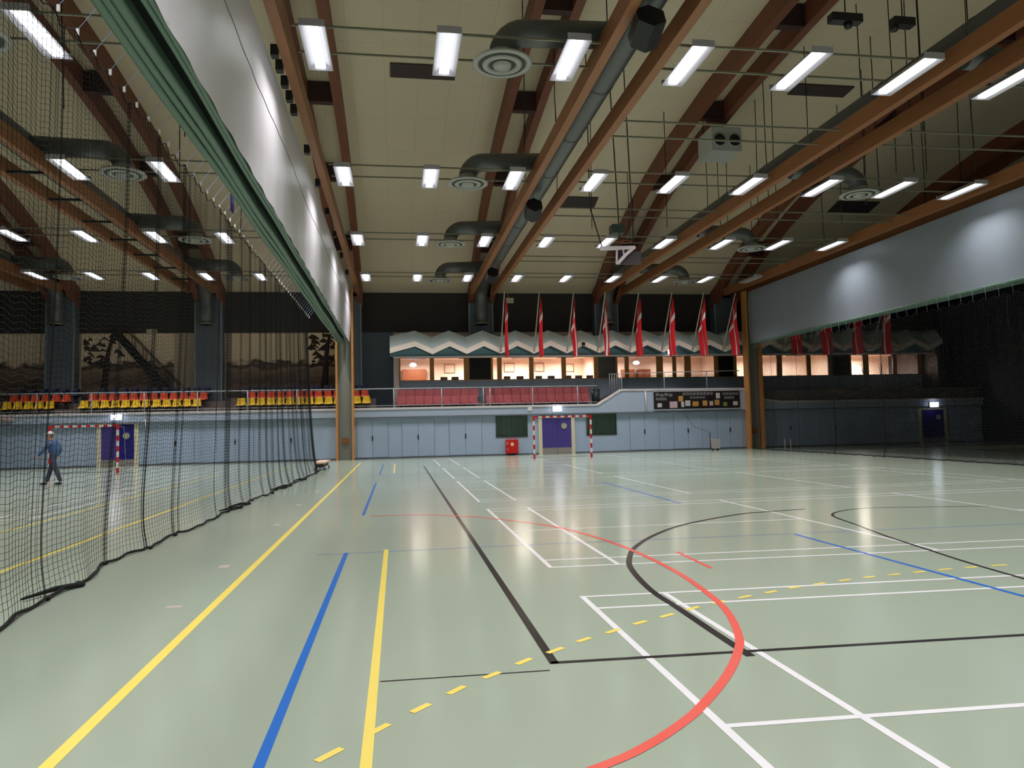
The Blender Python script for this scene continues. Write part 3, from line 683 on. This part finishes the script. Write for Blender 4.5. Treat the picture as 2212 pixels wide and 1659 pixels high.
MB().tube([(13.72, D-.22, 3.36), (13.78, D-.22, 2.32)], .035, 8).build('wall_pipe', white_m, label='short white vertical pipe on the parapet left of the sponsor board', cat='pipe')
MB().box(7.02, 7.26, D-.2, D-.16, 2.4, 2.6).build('wall_socket', white_m, label='small white box on the ledge left of the exit light', cat='socket')
MB().tube([(-12.6, 39.6, 2.35), (-12.58, 39.78, 1.6)], .03, 8).build('hanging_strap', white_m, label='short white strap hanging on the wall above the left goal', cat='strap')
MB().box(-19.4, -18.7, D-.3, D-.17, 2.42, 2.55).build('wall_bracket', mat('bracket_pink', (206, 176, 172), .5), label='pinkish bracket on the ledge at the far left', cat='bracket')
# ------------------------------------------------------------------ hand rail on parapet
e = empty('handrail', (-6, D-.02, 2.7), label='grey metal handrail along the parapet in front of the seats', cat='railing')
MB().tube([(-20+0, 0, 1.02), (17.0, 0, 1.02)], .03, 8).build('top_rail', hand_m, e)
MB().tube([(-20, 0, .12), (17.0, 0, .12)], .015, 6).build('lower_rail', hand_m, e)
for x in [-22.8, -20.25, -17.7, -15.2, -12.7, -10.14, -7.68, -5.2, -.2, 2.36, 4.62, 4.98, 7.34, 9.88]:
    MB().tube([(x+6, 0, 0), (x+6, 0, 1.02)], .03, 8).build('rail_post', hand_m, e)
e = empty('glass_railing', (16, D+.05, 3.45), label='glass railing with thin posts on the raised parapet behind the flags', cat='railing')
MB().tube([(-3.6, 0, .95), (3.5, 0, 1.03)], .022, 8).build('top_rail', hand_m, e)
for x in (12.45, 14.96, 17.5): MB().tube([(x-16, 0, 0), (x-16, 0, 1.0)], .028, 8).build('rail_post', hand_m, e)
for a, b in ((12.5, 14.9), (15.0, 17.45), (17.55, 19.4)): MB().box(a-16, b-16, -.008, .008, .12, .85).build('pane', glass_m, e)
e = empty('stair_rail', (12.1, 41.0, 2.7), label='upright steel bars of the stair rail at the top of the ramp', cat='railing')
for q in range(5): MB().tube([(q*.14, 0, .6), (q*.14, 0, 1.75)], .02, 6).build('rail_bar', hand_m, e)
MB().tube([(-.05, 0, 1.75), (.6, 0, 1.75)], .022, 6).build('top_rail', hand_m, e)
# bin
e = empty('waste_bin', (11.32, 41.3, 2.6), label='dark green waste bin at the right end of the red seats', cat='bin')
MB().lathe([(0, 0), (.2, 0), (.25, .95), (.22, .95), (.18, .05)], seg=18).build('body', mat('bin_green', (38, 56, 54), .5), e)
MB().lathe([(.26, .93), (.27, .98), (.2, 1.02), (0, 1.03)], seg=18).build('lid', mat('bin_green', (38, 56, 54), .5), e)
# ------------------------------------------------------------------ seats
def seat_mesh(kind):
    m_ = MB()
    if kind == 'shell':
        prof = [(-.20, -.01), (-.19, .02), (-.05, .0), (.08, .01), (.14, .06), (.17, .16), (.19, .38), (.20, .40)]
        def fn(u, v, off=0):
            t = v*(len(prof)-1); i = min(int(t), len(prof)-2); f = t-i
            y = prof[i][0]*(1-f)+prof[i+1][0]*f; z = prof[i][1]*(1-f)+prof[i+1][1]*f
            w_ = .225-.055*max(0, (z-.05)/.35) ; s = 2*u-1
            return (s*w_, y-.045*s*s*(1 if z > .05 else .2)+off*.02, z+.03*s*s*(1 if z < .1 else 0)+.40-off*.02)
        m_.grid(lambda u, v: fn(u, v), 8, 14); m_.grid(lambda u, v: fn(1-u, v, 1), 8, 14)
        m_.box(-.03, .03, -.05, .14, 0, .38, 1); m_.box(-.2, .2, .10, .14, .34, .39, 1)
        return m_
    m_.grid(lambda u, v: (-.235+.47*u, -.2+.36*v, .40+.03*math.sin(math.pi*u)*math.sin(math.pi*v)), 6, 6)
    m_.box(-.235, .235, -.2, .16, .28, .40)
    m_.grid(lambda u, v: (-.24+.48*u, .12+.07*v-.03*math.sin(math.pi*u), .36+.42*v-.03*(2*u-1)**4), 8, 6)
    m_.grid(lambda u, v: (.24-.48*u, .20+.07*v, .36+.42*v-.03*(2*u-1)**4), 8, 6)
    m_.quad((-.24, .12, .36), (-.24, .19, .75), (-.24, .27, .75), (-.24, .2, .36)); m_.quad((.24, .12, .36), (.24, .2, .36), (.24, .27, .75), (.24, .19, .75))
    m_.box(-.235, .235, .18, .27, .72, .745)
    m_.box(-.04, .04, -.1, .12, 0, .3, 1)
    return m_
def row(kind, m, xs, y, z, name, cname, where):
    sh = None
    for k, x in enumerate(xs):
        lb = '%s seat, %s from left in the %s' % (cname, ORD[k] if k < 26 else 'number %d' % (k+1), where)
        if sh is None:
            sh = seat_mesh(kind).build(name, [m, under_m], label=lb, cat='seat', group='%s seats in the %s' % (cname, where)); off = sh.location.copy(); sh.location = off+Vector((x, y, z))
        else:
            o = sh.copy(); COL.objects.link(o); o.location = off+Vector((x, y, z)); o['label'] = lb
def rng(a, b, st=.505): 
    r = []; q = a
    while q <= b+.01: r.append(q); q += st
    return r
P = 'stadium_seat'
row('shell', yellow_s, rng(-19.7, -17.6), 40.95, 2.6, P, 'yellow', 'front row left of the leftmost pilaster')
row('shell', yellow_s, rng(-16.05, -10.2), 40.95, 2.6, P, 'yellow', 'front row below the staircase')
row('shell', yellow_s, rng(-8.25, -1.5), 40.95, 2.6, P, 'yellow', 'front row beside the left curtain post')
row('shell', orange_s, rng(-19.7, -17.1), 41.65, 2.97, P, 'orange', 'second row left of the leftmost pilaster')
row('shell', orange_s, rng(-15.9, -9.9), 41.65, 2.97, P, 'orange', 'second row below the staircase')
row('shell', orange_s, rng(-7.85, -1.5), 41.65, 2.97, P, 'orange', 'second row beside the left curtain post')
row('shell', blue_s, rng(-19.6, -16.9, .53), 42.3, 3.30, P, 'dark blue', 'back row left of the leftmost pilaster')
row('shell', blue_s, rng(-15.6, -9.8, .53), 42.3, 3.30, P, 'dark blue', 'back row below the staircase')
row('shell', blue_s, rng(-8.2, -1.5, .53), 42.3, 3.30, P, 'dark blue', 'back row beside the left curtain post')
row('pad', red_s, rng(.2, 4.6, .5), 40.95, 2.58, P, 'red', 'front row left of the twin rail posts')
row('pad', red_s, rng(5.15, 10.9, .5), 40.95, 2.58, P, 'red', 'front row right of the twin rail posts')
row('pad', red_s, rng(.25, 4.65, .51), 41.65, 2.99, P, 'red', 'back row left of the twin rail posts')
row('pad', red_s, rng(5.2, 10.9, .51), 41.65, 2.99, P, 'red', 'back row right of the twin rail posts')
# ------------------------------------------------------------------ flags
pole_m = mat('pole_pale', (190, 176, 158), .5)
VX = [5.70, 7.585, 9.47, 11.24, 13.13, 15.03, 16.88, 18.75, 22.5, 24.4, 26.3, 28.15]
for k, x in enumerate(VX):
    lb = 'red flag with white cross hanging from a slanted pole, %s from the left' % ORD[k]
    e = empty('flag', (x, 40.28, 5.72), label=lb, cat='flag', group='flags on slanted poles along the canopy')
    A = Vector((0, 0, 0)); B = Vector((0, -1.85, 2.98)); rnd = random.Random(k+3)
    MB().tube([A, B], [.042, .03], 8).build('flagpole', pole_m, e)
    MB().lathe([(0, -.04), (.04, 0), (0, .05)], tuple(B), 8).build('pole_tip', pole_m, e)
    ph = rnd.uniform(0, 6); 
    def fn(u, v, ph=ph):
        # u along hoist (0 top .. 1 bottom), v along fly (hanging down)
        h = B.lerp(A, .06+.40*u); L_ = 3.2-1.2*u
        drop = v*L_; g = min(1, v*3.0)
        y = h.y*(1-.25*g*u)+(-.1)*g*u
        xx = .03+.05*math.sin(ph+u*7+v*1.5)*g+.09*v*(1-u*.4)+.04*math.sin(v*5+ph)*g
        return (xx+.07, y+.05*math.cos(ph+u*9)*g, h.z-drop-.02)
    def mf(u, v): return 1 if (abs(u-.5) < .075 or abs(v-.30) < .05) else 0
    MB().grid(fn, 26, 40, mfn=mf).build('cloth', [red_flag, white_flag], e)
# ------------------------------------------------------------------ goals
def goal(x0, x1, y, label):
    e = empty('handball_goal', ((x0+x1)/2, y, 0), label=label, cat='goal', group='handball goals')
    hw = (x1-x0)/2; h = 2.04; t = .08
    def stripes(nm, fn, n):
        m_ = MB()
        for i in range(n): fn(m_, i, n, 0 if i % 2 == 0 else 1)
        m_.build(nm, [red_m, white_m], e)
    for s in (-1, 1):
        def f(m_, i, n, c, s=s):
            z0 = h-(i+1)*h/n; z1 = h-i*h/n; xa = s*hw; m_.box(min(xa, xa-s*t), max(xa, xa-s*t), -t/2, t/2, max(z0, .0), z1, c)
        stripes('goal_post', f, 9)
    def f(m_, i, n, c):
        a = -hw+t+i*(2*hw-2*t)/n; b = -hw+t+(i+1)*(2*hw-2*t)/n; m_.box(a, b, -t/2, t/2, h-t, h, c)
    stripes('crossbar', f, 15)
    for s in (-1, 1):
        xa = s*(hw-.04); MB().tube([(xa, .04, h-.05), (xa, .7, h-.1), (xa, 1.0, .03), (xa, .04, .03)], .008, 6).build('side_frame', hand_m, e)
    MB().tube([(-hw+.04, 1.0, .03), (hw-.04, 1.0, .03)], .02, 6).build('rear_bar', hand_m, e)
goal(6.42, 9.32, 34.9, 'red and white striped goal in front of the purple centre door')
goal(-14.36, -11.64, 33.3, 'red and white striped goal in the left hall behind the net')
# ------------------------------------------------------------------ floor markings
def warp(x, y): 
    k = max(0.0, min(1.0, (14.0-y)/5.0)); return (x, y-.043*k*(x-1.75)*max(0, min(1, (20-x)/10))) if x > 1 else (x, y)
def ribbon(m_, pts, w_, z=.0015, do=True):
    pts = [Vector((*(warp(*p) if do else p), z)) for p in pts]; n = len(pts); L_ = []
    for i in range(n):
        t = (pts[min(i+1, n-1)]-pts[max(i-1, 0)]).normalized(); q = Vector((-t.y, t.x, 0))*w_/2; L_.append((pts[i]+q, pts[i]-q))
    for i in range(n-1): m_.quad(tuple(L_[i][1]), tuple(L_[i+1][1]), tuple(L_[i+1][0]), tuple(L_[i][0]))
def seg(m_, x0, y0, x1, y1, w_=.055, z=.0015):
    n = max(1, int(max(abs(x1-x0), abs(y1-y0))/1.0)); ribbon(m_, [(x0+(x1-x0)*i/n, y0+(y1-y0)*i/n) for i in range(n+1)], w_, z)
def spline(P_, n=10):
    out = []; Q = [P_[0]]+list(P_)+[P_[-1]]
    for i in range(1, len(Q)-2):
        for j in range(n):
            t = j/n; a, b, c, d = Q[i-1], Q[i], Q[i+1], Q[i+2]
            out.append(tuple(.5*((2*b[k])+(-a[k]+c[k])*t+(2*a[k]-5*b[k]+4*c[k]-d[k])*t*t+(-a[k]+3*b[k]-3*c[k]+d[k])*t**3) for k in (0, 1)))
    return out+[P_[-1]]
def paint(name, rgb):
    m = mat(name, rgb, .2, noise=.03); return m
pw, py_, pb, pr_, pk_ = paint('paint_white', (240, 238, 240)), paint('paint_yellow', (250, 226, 112)), paint('paint_blue', (44, 112, 204)), paint('paint_red', (238, 104, 92)), paint('paint_black', (44, 40, 42))
# white: badminton courts side by side
m_ = MB()
for off in (0, -22.8):
    for Y0, Y1 in ((.90, 7.03), (8.54, 14.69), (16.17, 22.28), (23.5, 29.4), (31.2, 37.3)):
        if off and Y0 < 8: pass
        X0, X1, A0, A1, S0, S1 = 1.74+off, 15.5+off, 2.55+off, 14.7+off, 6.62+off, 10.6+off
        ym = (Y0+Y1)/2
        if not off: X1 = 15.5
        for y in (Y0, Y0+.46, Y1-.46, Y1): seg(m_, X0, y, X1, y, .05)
        for x in (X0, A0, S0, S1, A1, X1): seg(m_, x, Y0-.025, x, Y1+.025, .055, .0017)
        seg(m_, X0, ym-.05, S0, ym-.05, .05); seg(m_, S1, ym-.05, X1, ym-.05, .05)
m_.build('white_court_lines', pw, FLOOR)
m_ = MB()
seg(m_, -1.78, -2, -1.78, 36, .08, .0019); seg(m_, -.18, -2, -.18, 10.36, .06, .0019); seg(m_, -.16, 27.2, -.16, 34.2, .06)
seg(m_, -4.87, 2, -4.87, 36, .07, .0019); seg(m_, -6.84, 2, -6.84, 30, .06, .0019)
D9 = [(-.43,3.93),(-.01,4.40),(.20,4.62),(.42,4.86),(.66,5.06),(.90,5.28),(1.14,5.45),(1.38,5.64),(1.64,5.80),(1.91,5.98),(2.18,6.13),(2.44,6.28),(2.73,6.44),(3.0,6.56),(3.30,6.68),(3.6,6.79),(3.89,6.9),(4.19,6.98),(4.5,7.06),(4.8,7.13),(5.1,7.18),(5.40,7.22),(5.72,7.27),(6.01,7.3),(6.33,7.32),(6.65,7.33),(7.5,7.33),(8.6,7.30),(10.5,7.2)]
sp9 = spline(D9, 12)
acc = 0; cur = [sp9[0]]; on = True
for a, b in zip(sp9, sp9[1:]):
    acc += math.dist(a, b); cur.append(b)
    if acc > (.15 if on else .17):
        if on and len(cur) > 1: ribbon(m_, cur, .05, .0023, False)
        on = not on; acc = 0; cur = [b]
m_.build('yellow_court_lines', py_, FLOOR)
m_ = MB()
seg(m_, -.71, -2, -.71, 10.25, .06, .0019); seg(m_, -.68, 14.5, -.68, 22.8, .055, .0019); seg(m_, -.66, 26.5, -.66, 34, .055, .0019)
seg(m_, 5.65, 2, 5.65, 10.13, .055, .0019); seg(m_, 5.65, 14.35, 5.65, 20.2, .055, .0019)
m_.build('blue_court_lines', pb, FLOOR)
m_ = MB(); seg(m_, -1.1, 10.2, 17, 10.2, .04, .0012); seg(m_, -1.1, 26.2, 17, 26.2, .04, .0012)
m_.build('glare_blue_lines', paint('paint_blue_glare', (128, 150, 184)), FLOOR)  # blue lines with the floor glare mixed into their colour
m_ = MB()
ribbon(m_, spline([(-.6, 3.1), (.3, 3.3), (.96,3.59),(1.26,3.77),(1.56,4.02),(1.77,4.24),(2.11,4.66),(2.4,5.1),(2.6,5.5),(2.83,6.20),(2.95,6.90),(3.03,7.8),(3.03,8.81),(2.95,9.92),(2.72,11.12),(2.40,12.04),(1.84,12.96),(1.17,13.74),(.33,14.22),(-.54,14.35)]), .066, .0027, False)
m_.build('red_court_line', pr_, FLOOR)
m_ = MB(); ribbon(m_, [(3.51, 9.10), (3.49, 8.01)], .05, .0019, False); m_.build('red_court_line', pr_, FLOOR)
m_ = MB()
seg(m_, 1.06, 5.12, 1.06, 31.4, .066, .0021); seg(m_, 1.04, 5.14, 16.5, 5.14, .05, .0021)
ribbon(m_, spline([(2.45,5.0),(2.45,5.57),(2.46,6.40),(2.47,7.18),(2.62,8.25),(2.83,8.94),(3.12,9.60),(3.68,10.47),(4.39,11.29),(5.16,11.89),(6.04,12.41),(6.66,12.55),(7.38,12.69)]), .07, .0023, False)
ribbon(m_, [(-.14, 5.05), (1.0, 5.02)], .02, .0012, False)
m_.build('black_court_lines', pk_, FLOOR)
m_ = MB(); ribbon(m_, spline([(6.05, 5.4), (6.2, 6.2), (6.25,6.69),(6.37,7.62),(6.53,8.44),(6.72,9.43),(7.01,10.55),(7.31,11.68),(7.83,12.22),(8.51,12.44),(9.36,12.29),(10.6,12.0)]), .045, .0023, False)
m_.build('black_court_lines', pk_, FLOOR)
m_ = MB(); 
for x, y, w_, h_ in ((-2.15, 9.67, .12, .1), (-2.15, 7.6, .14, .04), (-2.13, 13.6, .12, .1), (-2.2, 17, .12, .12), (-2.2, 20.5, .12, .14)):
    m_.quad((x-w_/2, y-h_, .0015), (x+w_/2, y-h_, .0015), (x+w_/2, y+h_, .0015), (x-w_/2, y+h_, .0015))
m_.build('tape_marks', paint('tape_pinkish', (206, 190, 186)), FLOOR)
# ------------------------------------------------------------------ safety net
HEM = [(0,-3.45),(6,-3.5),(7.28,-3.52),(8.62,-3.68),(10.75,-3.79),(13.41,-3.62),(18.08,-3.54),(24.59,-3.25),(30.2,-3.15)]
def net(name, loc, hem, y0, y1, ztop, step, rad_, bund, label, lean, parts=True):
    e = empty(name, loc, label=label, cat='net'); X0, Y0, _ = loc
    cols = []; y = y0
    while y < y1:
        near = min([abs(y-b) for b in bund]+[9]); cols.append(y); y += step if near > .05 else .011
    zs = step*(.62 if parts else 1); n_ = int(ztop/zs); rows = [ztop-i*zs for i in range(n_)]+[.02]; P_ = []
    for i, y in enumerate(cols):
        xb = interp(y, hem); near = min([abs(y-b) for b in bund]+[9]); am = .03*max(0, 1-near/.06); colp = []
        for j, z in enumerate(rows):
            f = 1-z/ztop; sag = .10*(1-f)*(.5-.5*math.cos(y/.47*2*math.pi))
            x = X0+(xb-X0)*f**2+.02*math.sin(y*2.9+z*.2)+.004*math.sin(y*9.1)+am*math.sin(i*1.7)
            x += lean*.12*math.exp(-z*3.0)*(1+.4*math.sin(y*2.3))
            colp.append((x-X0, y-Y0+.05*math.sin(y*3.7)*f, z-sag if z > .1 else .02))
        P_.append(colp)
    m_ = MB()
    for c in P_: m_.tube(c, rad_, 3, cap=False)
    for j in range(len(rows)): m_.tube([c[j] for c in P_], rad_ if j else .010, 3, cap=False)
    m_.build('mesh', net_m, e)
    m_ = MB(); m_.tube([(c[-1][0]+.03*math.sin(i*.37), c[-1][1], .028+.010*math.sin(i*.8)) for i, c in enumerate(P_)], .018, 6)
    if parts:
        for b in (8.55, 16.4, 17.2, 21.5, 22.3, 24.9):
            xb = interp(b, hem)-X0; m_.tube([(xb-.1, b-.35-Y0, .03), (xb+.06, b-Y0, .05), (xb+.22, b+.3-Y0, .03), (xb+.1, b+.45-Y0, .03)], [.012, .028, .03, .012], 6)
    m_.build('weighted_hem', net_m, e)
    return e
BL = [7.95, 8.2, 10.2, 11.4, 12.7, 12.95, 15.1, 15.9, 16.3, 17.2, 18.3, 19.4, 20.2, 21.2, 21.9, 22.8, 23.8, 24.7, 25.6, 26.6, 27.4, 28.2, 28.9, 29.3, 29.5, 29.7]
e = net('safety_net', (-3.45, 15.6, 0), HEM, 1.0, 29.95, 6.1, .1, .0023, BL, 'tall black safety net hanging beside the left raised curtain down to the floor', 1)
for q in range(48):
    y = 8.1+q*.47
    MB().box(-.015, .015, y-15.6-.01, y-15.6+.01, 6.1, 6.17).build('hook', white_m, e)
    MB().tube([(0, y-15.6, 6.16), (.25, y-15.6, 6.5)], .004, 4).build('cord', mat('pale_blue_cord', (150, 170, 215), .5), e)
net('safety_net', (19.7, 21, 0), [(0, 19.75), (12, 19.85), (20, 19.7), (28, 19.8), (39, 19.75)], 4.0, 38.9, 5.6, .085, .0042, [10, 13, 15.5, 18, 21, 24, 27.5, 31, 34, 36.5, 38], 'tall black safety net hanging below the right raised curtain in the dark', -1, False)
# hooks under the right curtain
e = empty('hook_row', (19.7, 25, 5.9), label='row of pale cords hanging below the right raised curtain', cat='cords')
for q in range(46):
    y = -12+q*.56
    MB().tube([(0, y, .05), (.02, y, -.22), (.07, y+.05, -.34)], .006, 4).build('cord', mat('pale_cord', (150, 160, 170), .5), e)
# bundle of net tied at the end, wooden trolley
e = empty('wooden_trolley', (-3.12, 31.5, 0), label='low wooden trolley on the floor at the far end of the net', cat='trolley')
MB().box(-.22, .22, -1.2, 1.2, .27, .33).build('board', mat('trolley_wood', (206, 176, 156), .6), e)
MB().box(-.16, .16, -1.0, 1.0, .12, .27).build('frame', mat('trolley_dark', (70, 56, 44), .7), e)
for sx in (-1, 1):
    for sy in (-1, 1): MB().tube([(sx*.17, sy*.9, .06), (sx*.21, sy*.9, .06)], .06, 12).build('wheel', black_m, e)
# machine by the right wall, two bottles in the dark
e = empty('cleaning_cart', (17.3, 38.6, 0), label='pale grey cleaning cart on dark wheels by the wall under the sponsor board', cat='cart')
MB().prism([(-.22, .1), (.2, .1), (.24, .62), (-.26, .68)], -.2, .25, 'y').build('body', mat('cart_grey', (190, 186, 186), .5), e)
for sx in (-.15, .15): MB().tube([(sx-.03, 0, .08), (sx+.03, 0, .08)], .08, 14).build('wheel', black_m, e)
MB().tube([(-.28, 0, .04), (-.26, .05, .7), (-.2, .2, .95)], .025, 6).build('handle', black_m, e)
MB().tube([(16.0, D-.05, 2.2), (16.6, D-.06, 1.3), (17.4, 39.2, .95)], .008, 4).build('power_cable', black_m, label='thin dark cable running from the parapet down to the cleaning cart', cat='cable')
for k, x in enumerate((21.9, 22.25)):
    MB().lathe([(0, 0), (.05, 0), (.055, .35), (.02, .45), (.02, .52), (0, .52)], (x, 39.4, 0), 12).build('bottle', white_m, label='white bottle standing by the wall right of the right post, %s one' % ('left' if k == 0 else 'right'), cat='bottle', group='two white bottles')
# ------------------------------------------------------------------ folded basketball backboard
e = empty('basketball_hoop', (7.5, 24.0, 7.2), label='white folded basketball backboard hanging from the roof in front of the flags', cat='basketball hoop')
Mw = mat('hoop_white', (226, 214, 220), .45)
def bar(pts, r, m, nm): MB().tube(pts, r, 6).build(nm, m, e)
m_ = MB(); m_.box(-.6, .62, -.05, .05, .35, .47); o = m_.build('top_arm', Mw, e); o.rotation_euler.y = R(-2)
bar([(-.02, -.05, -.13), (.3, 0, .2), (.62, 0, .46)], .06, Mw, 'brace_arm')
bar([(-.05, 0, -.15), (-.02, 0, .4)], .035, Mw, 'strut'); bar([(.22, 0, .08), (.2, 0, .42)], .03, Mw, 'strut')
MB().box(.0, .9, .2, .26, -.1, .35).build('backboard', mat('board_smoke', (70, 62, 66), .5), e)
MB().lathe([(.19, 0), (.21, .01), (.22, 0), (.21, -.01), (.19, 0)], (.26, -.1, .6), 20).build('rim', mat('rim_orange', (190, 70, 40), .5), e)
for p, q in (((-.55, 0, .45), (-.85, .3, 1.9)), ((.1, 0, .45), (-.05, .3, 7.45)), ((.58, 0, .45), (.5, .3, 7.45))): bar([p, q], .022, black_m, 'hanger')
bar([(-.85, .3, 1.9), (-.85, .3, 7.45)], .02, black_m, 'hanger')
MB().box(-.1, .35, .2, .6, 1.0, 1.3).build('winch', mat('winch_green', (54, 66, 56), .5), e)
# ------------------------------------------------------------------ small paper sign hanging by first flag
MB().box(6.15, 6.6, 41.0, 41.03, 8.55, 8.85).tube([(6.3, 41.015, 8.8), (6.2, 41.0, zc(41)-.02)], .01, 4).build('hanging_sign', mat('sign_pale', (170, 172, 150), .6), label='small pale box hanging right of the first flag pole top', cat='sign')
# ------------------------------------------------------------------ person
def skinned(name, pts, edges, rad, m, parent, sub=2):
    me = bpy.data.meshes.new(name); me.from_pydata(pts, edges, []); me.update()
    o = bpy.data.objects.new(name, me); COL.objects.link(o); o.parent = parent
    me.materials.append(m)
    sk = o.modifiers.new('skin', 'SKIN'); sk.use_smooth_shade = True
    me.skin_vertices.new() if not me.skin_vertices else None
    lay = me.skin_vertices[0].data
    for i, r_ in enumerate(rad):
        lay[i].radius = (r_, r_) if not isinstance(r_, tuple) else r_
        lay[i].use_root = (i == 0)
    ss = o.modifiers.new('sub', 'SUBSURF'); ss.levels = sub; ss.render_levels = sub
    for p in me.polygons: p.use_smooth = True
    return o
PE = empty('person', (-11.4, 26.75, 0), label='person in a blue jumper and dark trousers walking left behind the net', cat='person')
skin = mat('skin', (206, 150, 128), .55); jump = mat('jumper_blue', (66, 96, 140), .85, noise=.1, nscale=8); trou = mat('trousers', (62, 66, 84), .85, noise=.08, nscale=8)
hair = mat('hair_grey', (120, 100, 84), .8); capm = mat('cap_pale', (214, 176, 160), .7)
# body faces -X ; right = +Y
B = {'pel': (.02, 0, .98), 'wai': (.04, 0, 1.12), 'che': (.02, 0, 1.33), 'nb': (-.04, 0, 1.49), 'neck': (-.09, 0, 1.56), 'head': (-.13, 0, 1.66), 'top': (-.14, 0, 1.74),
     'shL': (-.02, -.19, 1.43), 'elL': (-.17, -.25, 1.17), 'wrL': (-.36, -.24, .98), 'shR': (.0, .19, 1.43), 'elR': (.13, .25, 1.17), 'wrR': (.02, .26, .95),
     'hiL': (.0, -.10, .93), 'knL': (.15, -.11, .50), 'anL': (.30, -.11, .10), 'hiR': (.0, .10, .93), 'knR': (-.12, .10, .49), 'anR': (-.24, .10, .09)}
order = list(B); idx = {k: i for i, k in enumerate(order)}
E_ = [('pel','wai'),('wai','che'),('che','nb'),('nb','neck'),('neck','head'),('head','top'),('che','shL'),('shL','elL'),('elL','wrL'),('che','shR'),('shR','elR'),('elR','wrR'),('pel','hiL'),('hiL','knL'),('knL','anL'),('pel','hiR'),('hiR','knR'),('knR','anR')]
rad = {'pel': .12, 'wai': .115, 'che': .14, 'nb': .085, 'neck': .052, 'head': .088, 'top': .062, 'shL': .06, 'elL': .04, 'wrL': .026, 'shR': .06, 'elR': .04, 'wrR': .026, 'hiL': .082, 'knL': .055, 'anL': .04, 'hiR': .082, 'knR': .055, 'anR': .04}
thin = {'pel': .085, 'wai': .085, 'che': .115, 'hiL': .065, 'hiR': .065, 'nb': .07}
body = skinned('body', [B[k] for k in order], [(idx[a], idx[b]) for a, b in E_], [thin.get(k, rad[k]) for k in order], skin, PE)
def sub_skin(name, keys, grow, m, move=None):
    ed = [(keys.index(a), keys.index(b)) for a, b in E_ if a in keys and b in keys]
    return skinned(name, [Vector(B[k]) for k in keys], ed, [(move or {}).get(k, rad[k]*grow+.016) for k in keys], m, PE)
sub_skin('jumper', ['che', 'wai', 'pel', 'nb', 'shL', 'elL', 'wrL', 'shR', 'elR', 'wrR'], 1.2, jump, {'pel': .165, 'wai': .17, 'nb': .10})
sub_skin('trousers', ['pel', 'wai', 'hiL', 'knL', 'anL', 'hiR', 'knR', 'anR'], 1.24, trou, {'pel': .125, 'wai': .12, 'hiL': .10, 'hiR': .10, 'knL': .08, 'knR': .08, 'anL': .064, 'anR': .064})
for s, (ax, ay) in (('L', (.30, -.11)), ('R', (-.24, .10))):
    skinned('shoe', [(ax+.03, ay, .055), (ax-.08, ay, .05), (ax-.20, ay, .04)], [(0, 1), (1, 2)], [(.05, .05), (.048, .045), (.038, .032)], black_m, PE)
for hx, hy, hz, dx in ((-.36, -.24, .98, -.05), (.02, .26, .95, -.03)):
    hp = [(hx, hy, hz), (hx+dx, hy, hz-.07)]; he = [(0, 1)]; hr = [.026, .034]
    for q in range(4):
        n_ = len(hp); oy = (q-1.5)*.02; hp += [(hx+dx*1.5, hy+oy*1.2, hz-.11), (hx+dx*1.9+.01, hy+oy*1.3, hz-.15-.01*(q in (1, 2)))]; he += [(1, n_), (n_, n_+1)]; hr += [.011, .008]
    n_ = len(hp); hp += [(hx+dx*.8-.03, hy+.03, hz-.07), (hx+dx*1.2-.045, hy+.035, hz-.10)]; he += [(0, n_), (n_, n_+1)]; hr += [.012, .009]
    skinned('hand', hp, he, hr, skin, PE, 1)
m_ = MB(); hc = Vector((-.115, 0, 1.685))
m_.grid(lambda u, v: (hc.x+.115*math.cos(v*1.45)*math.cos(u*2*math.pi)+.02, hc.y+.098*math.cos(v*1.45)*math.sin(u*2*math.pi), hc.z+.005+.105*math.sin(v*1.45)), 20, 8)
m_.grid(lambda u, v: (hc.x-.09-.09*v*math.cos((u-.5)*2.2), hc.y+.085*math.sin((u-.5)*2.2*1.2), hc.z+.02-.02*v), 8, 3)
m_.build('cap', capm, PE)
m_ = MB(); m_.grid(lambda u, v: (hc.x+.03+.098*math.cos((u-.5)*3.0), hc.y+.095*math.sin((u-.5)*3.0), hc.z+.01-.10*v), 12, 4); m_.build('hair', hair, PE)
m_ = MB(); m_.lathe([(0, .02), (.012, .012), (.016, -.005), (0, -.012)], (hc.x-.115, 0, hc.z-.03), 8); m_.build('nose', skin, PE)
for s in (-1, 1):
    MB().lathe([(0, .007), (.007, 0), (0, -.007)], (hc.x-.095, s*.033, hc.z-.005), 8).build('eye', black_m, PE)
    MB().lathe([(0, .03), (.012, .02), (.014, 0), (.008, -.025), (0, -.03)], (hc.x+.0, s*.093, hc.z-.03), 8).build('ear', skin, PE)
MB().box(hc.x-.104, hc.x-.09, -.022, .022, hc.z-.075, hc.z-.068).build('mouth', mat('lip', (150, 84, 76), .6), PE)
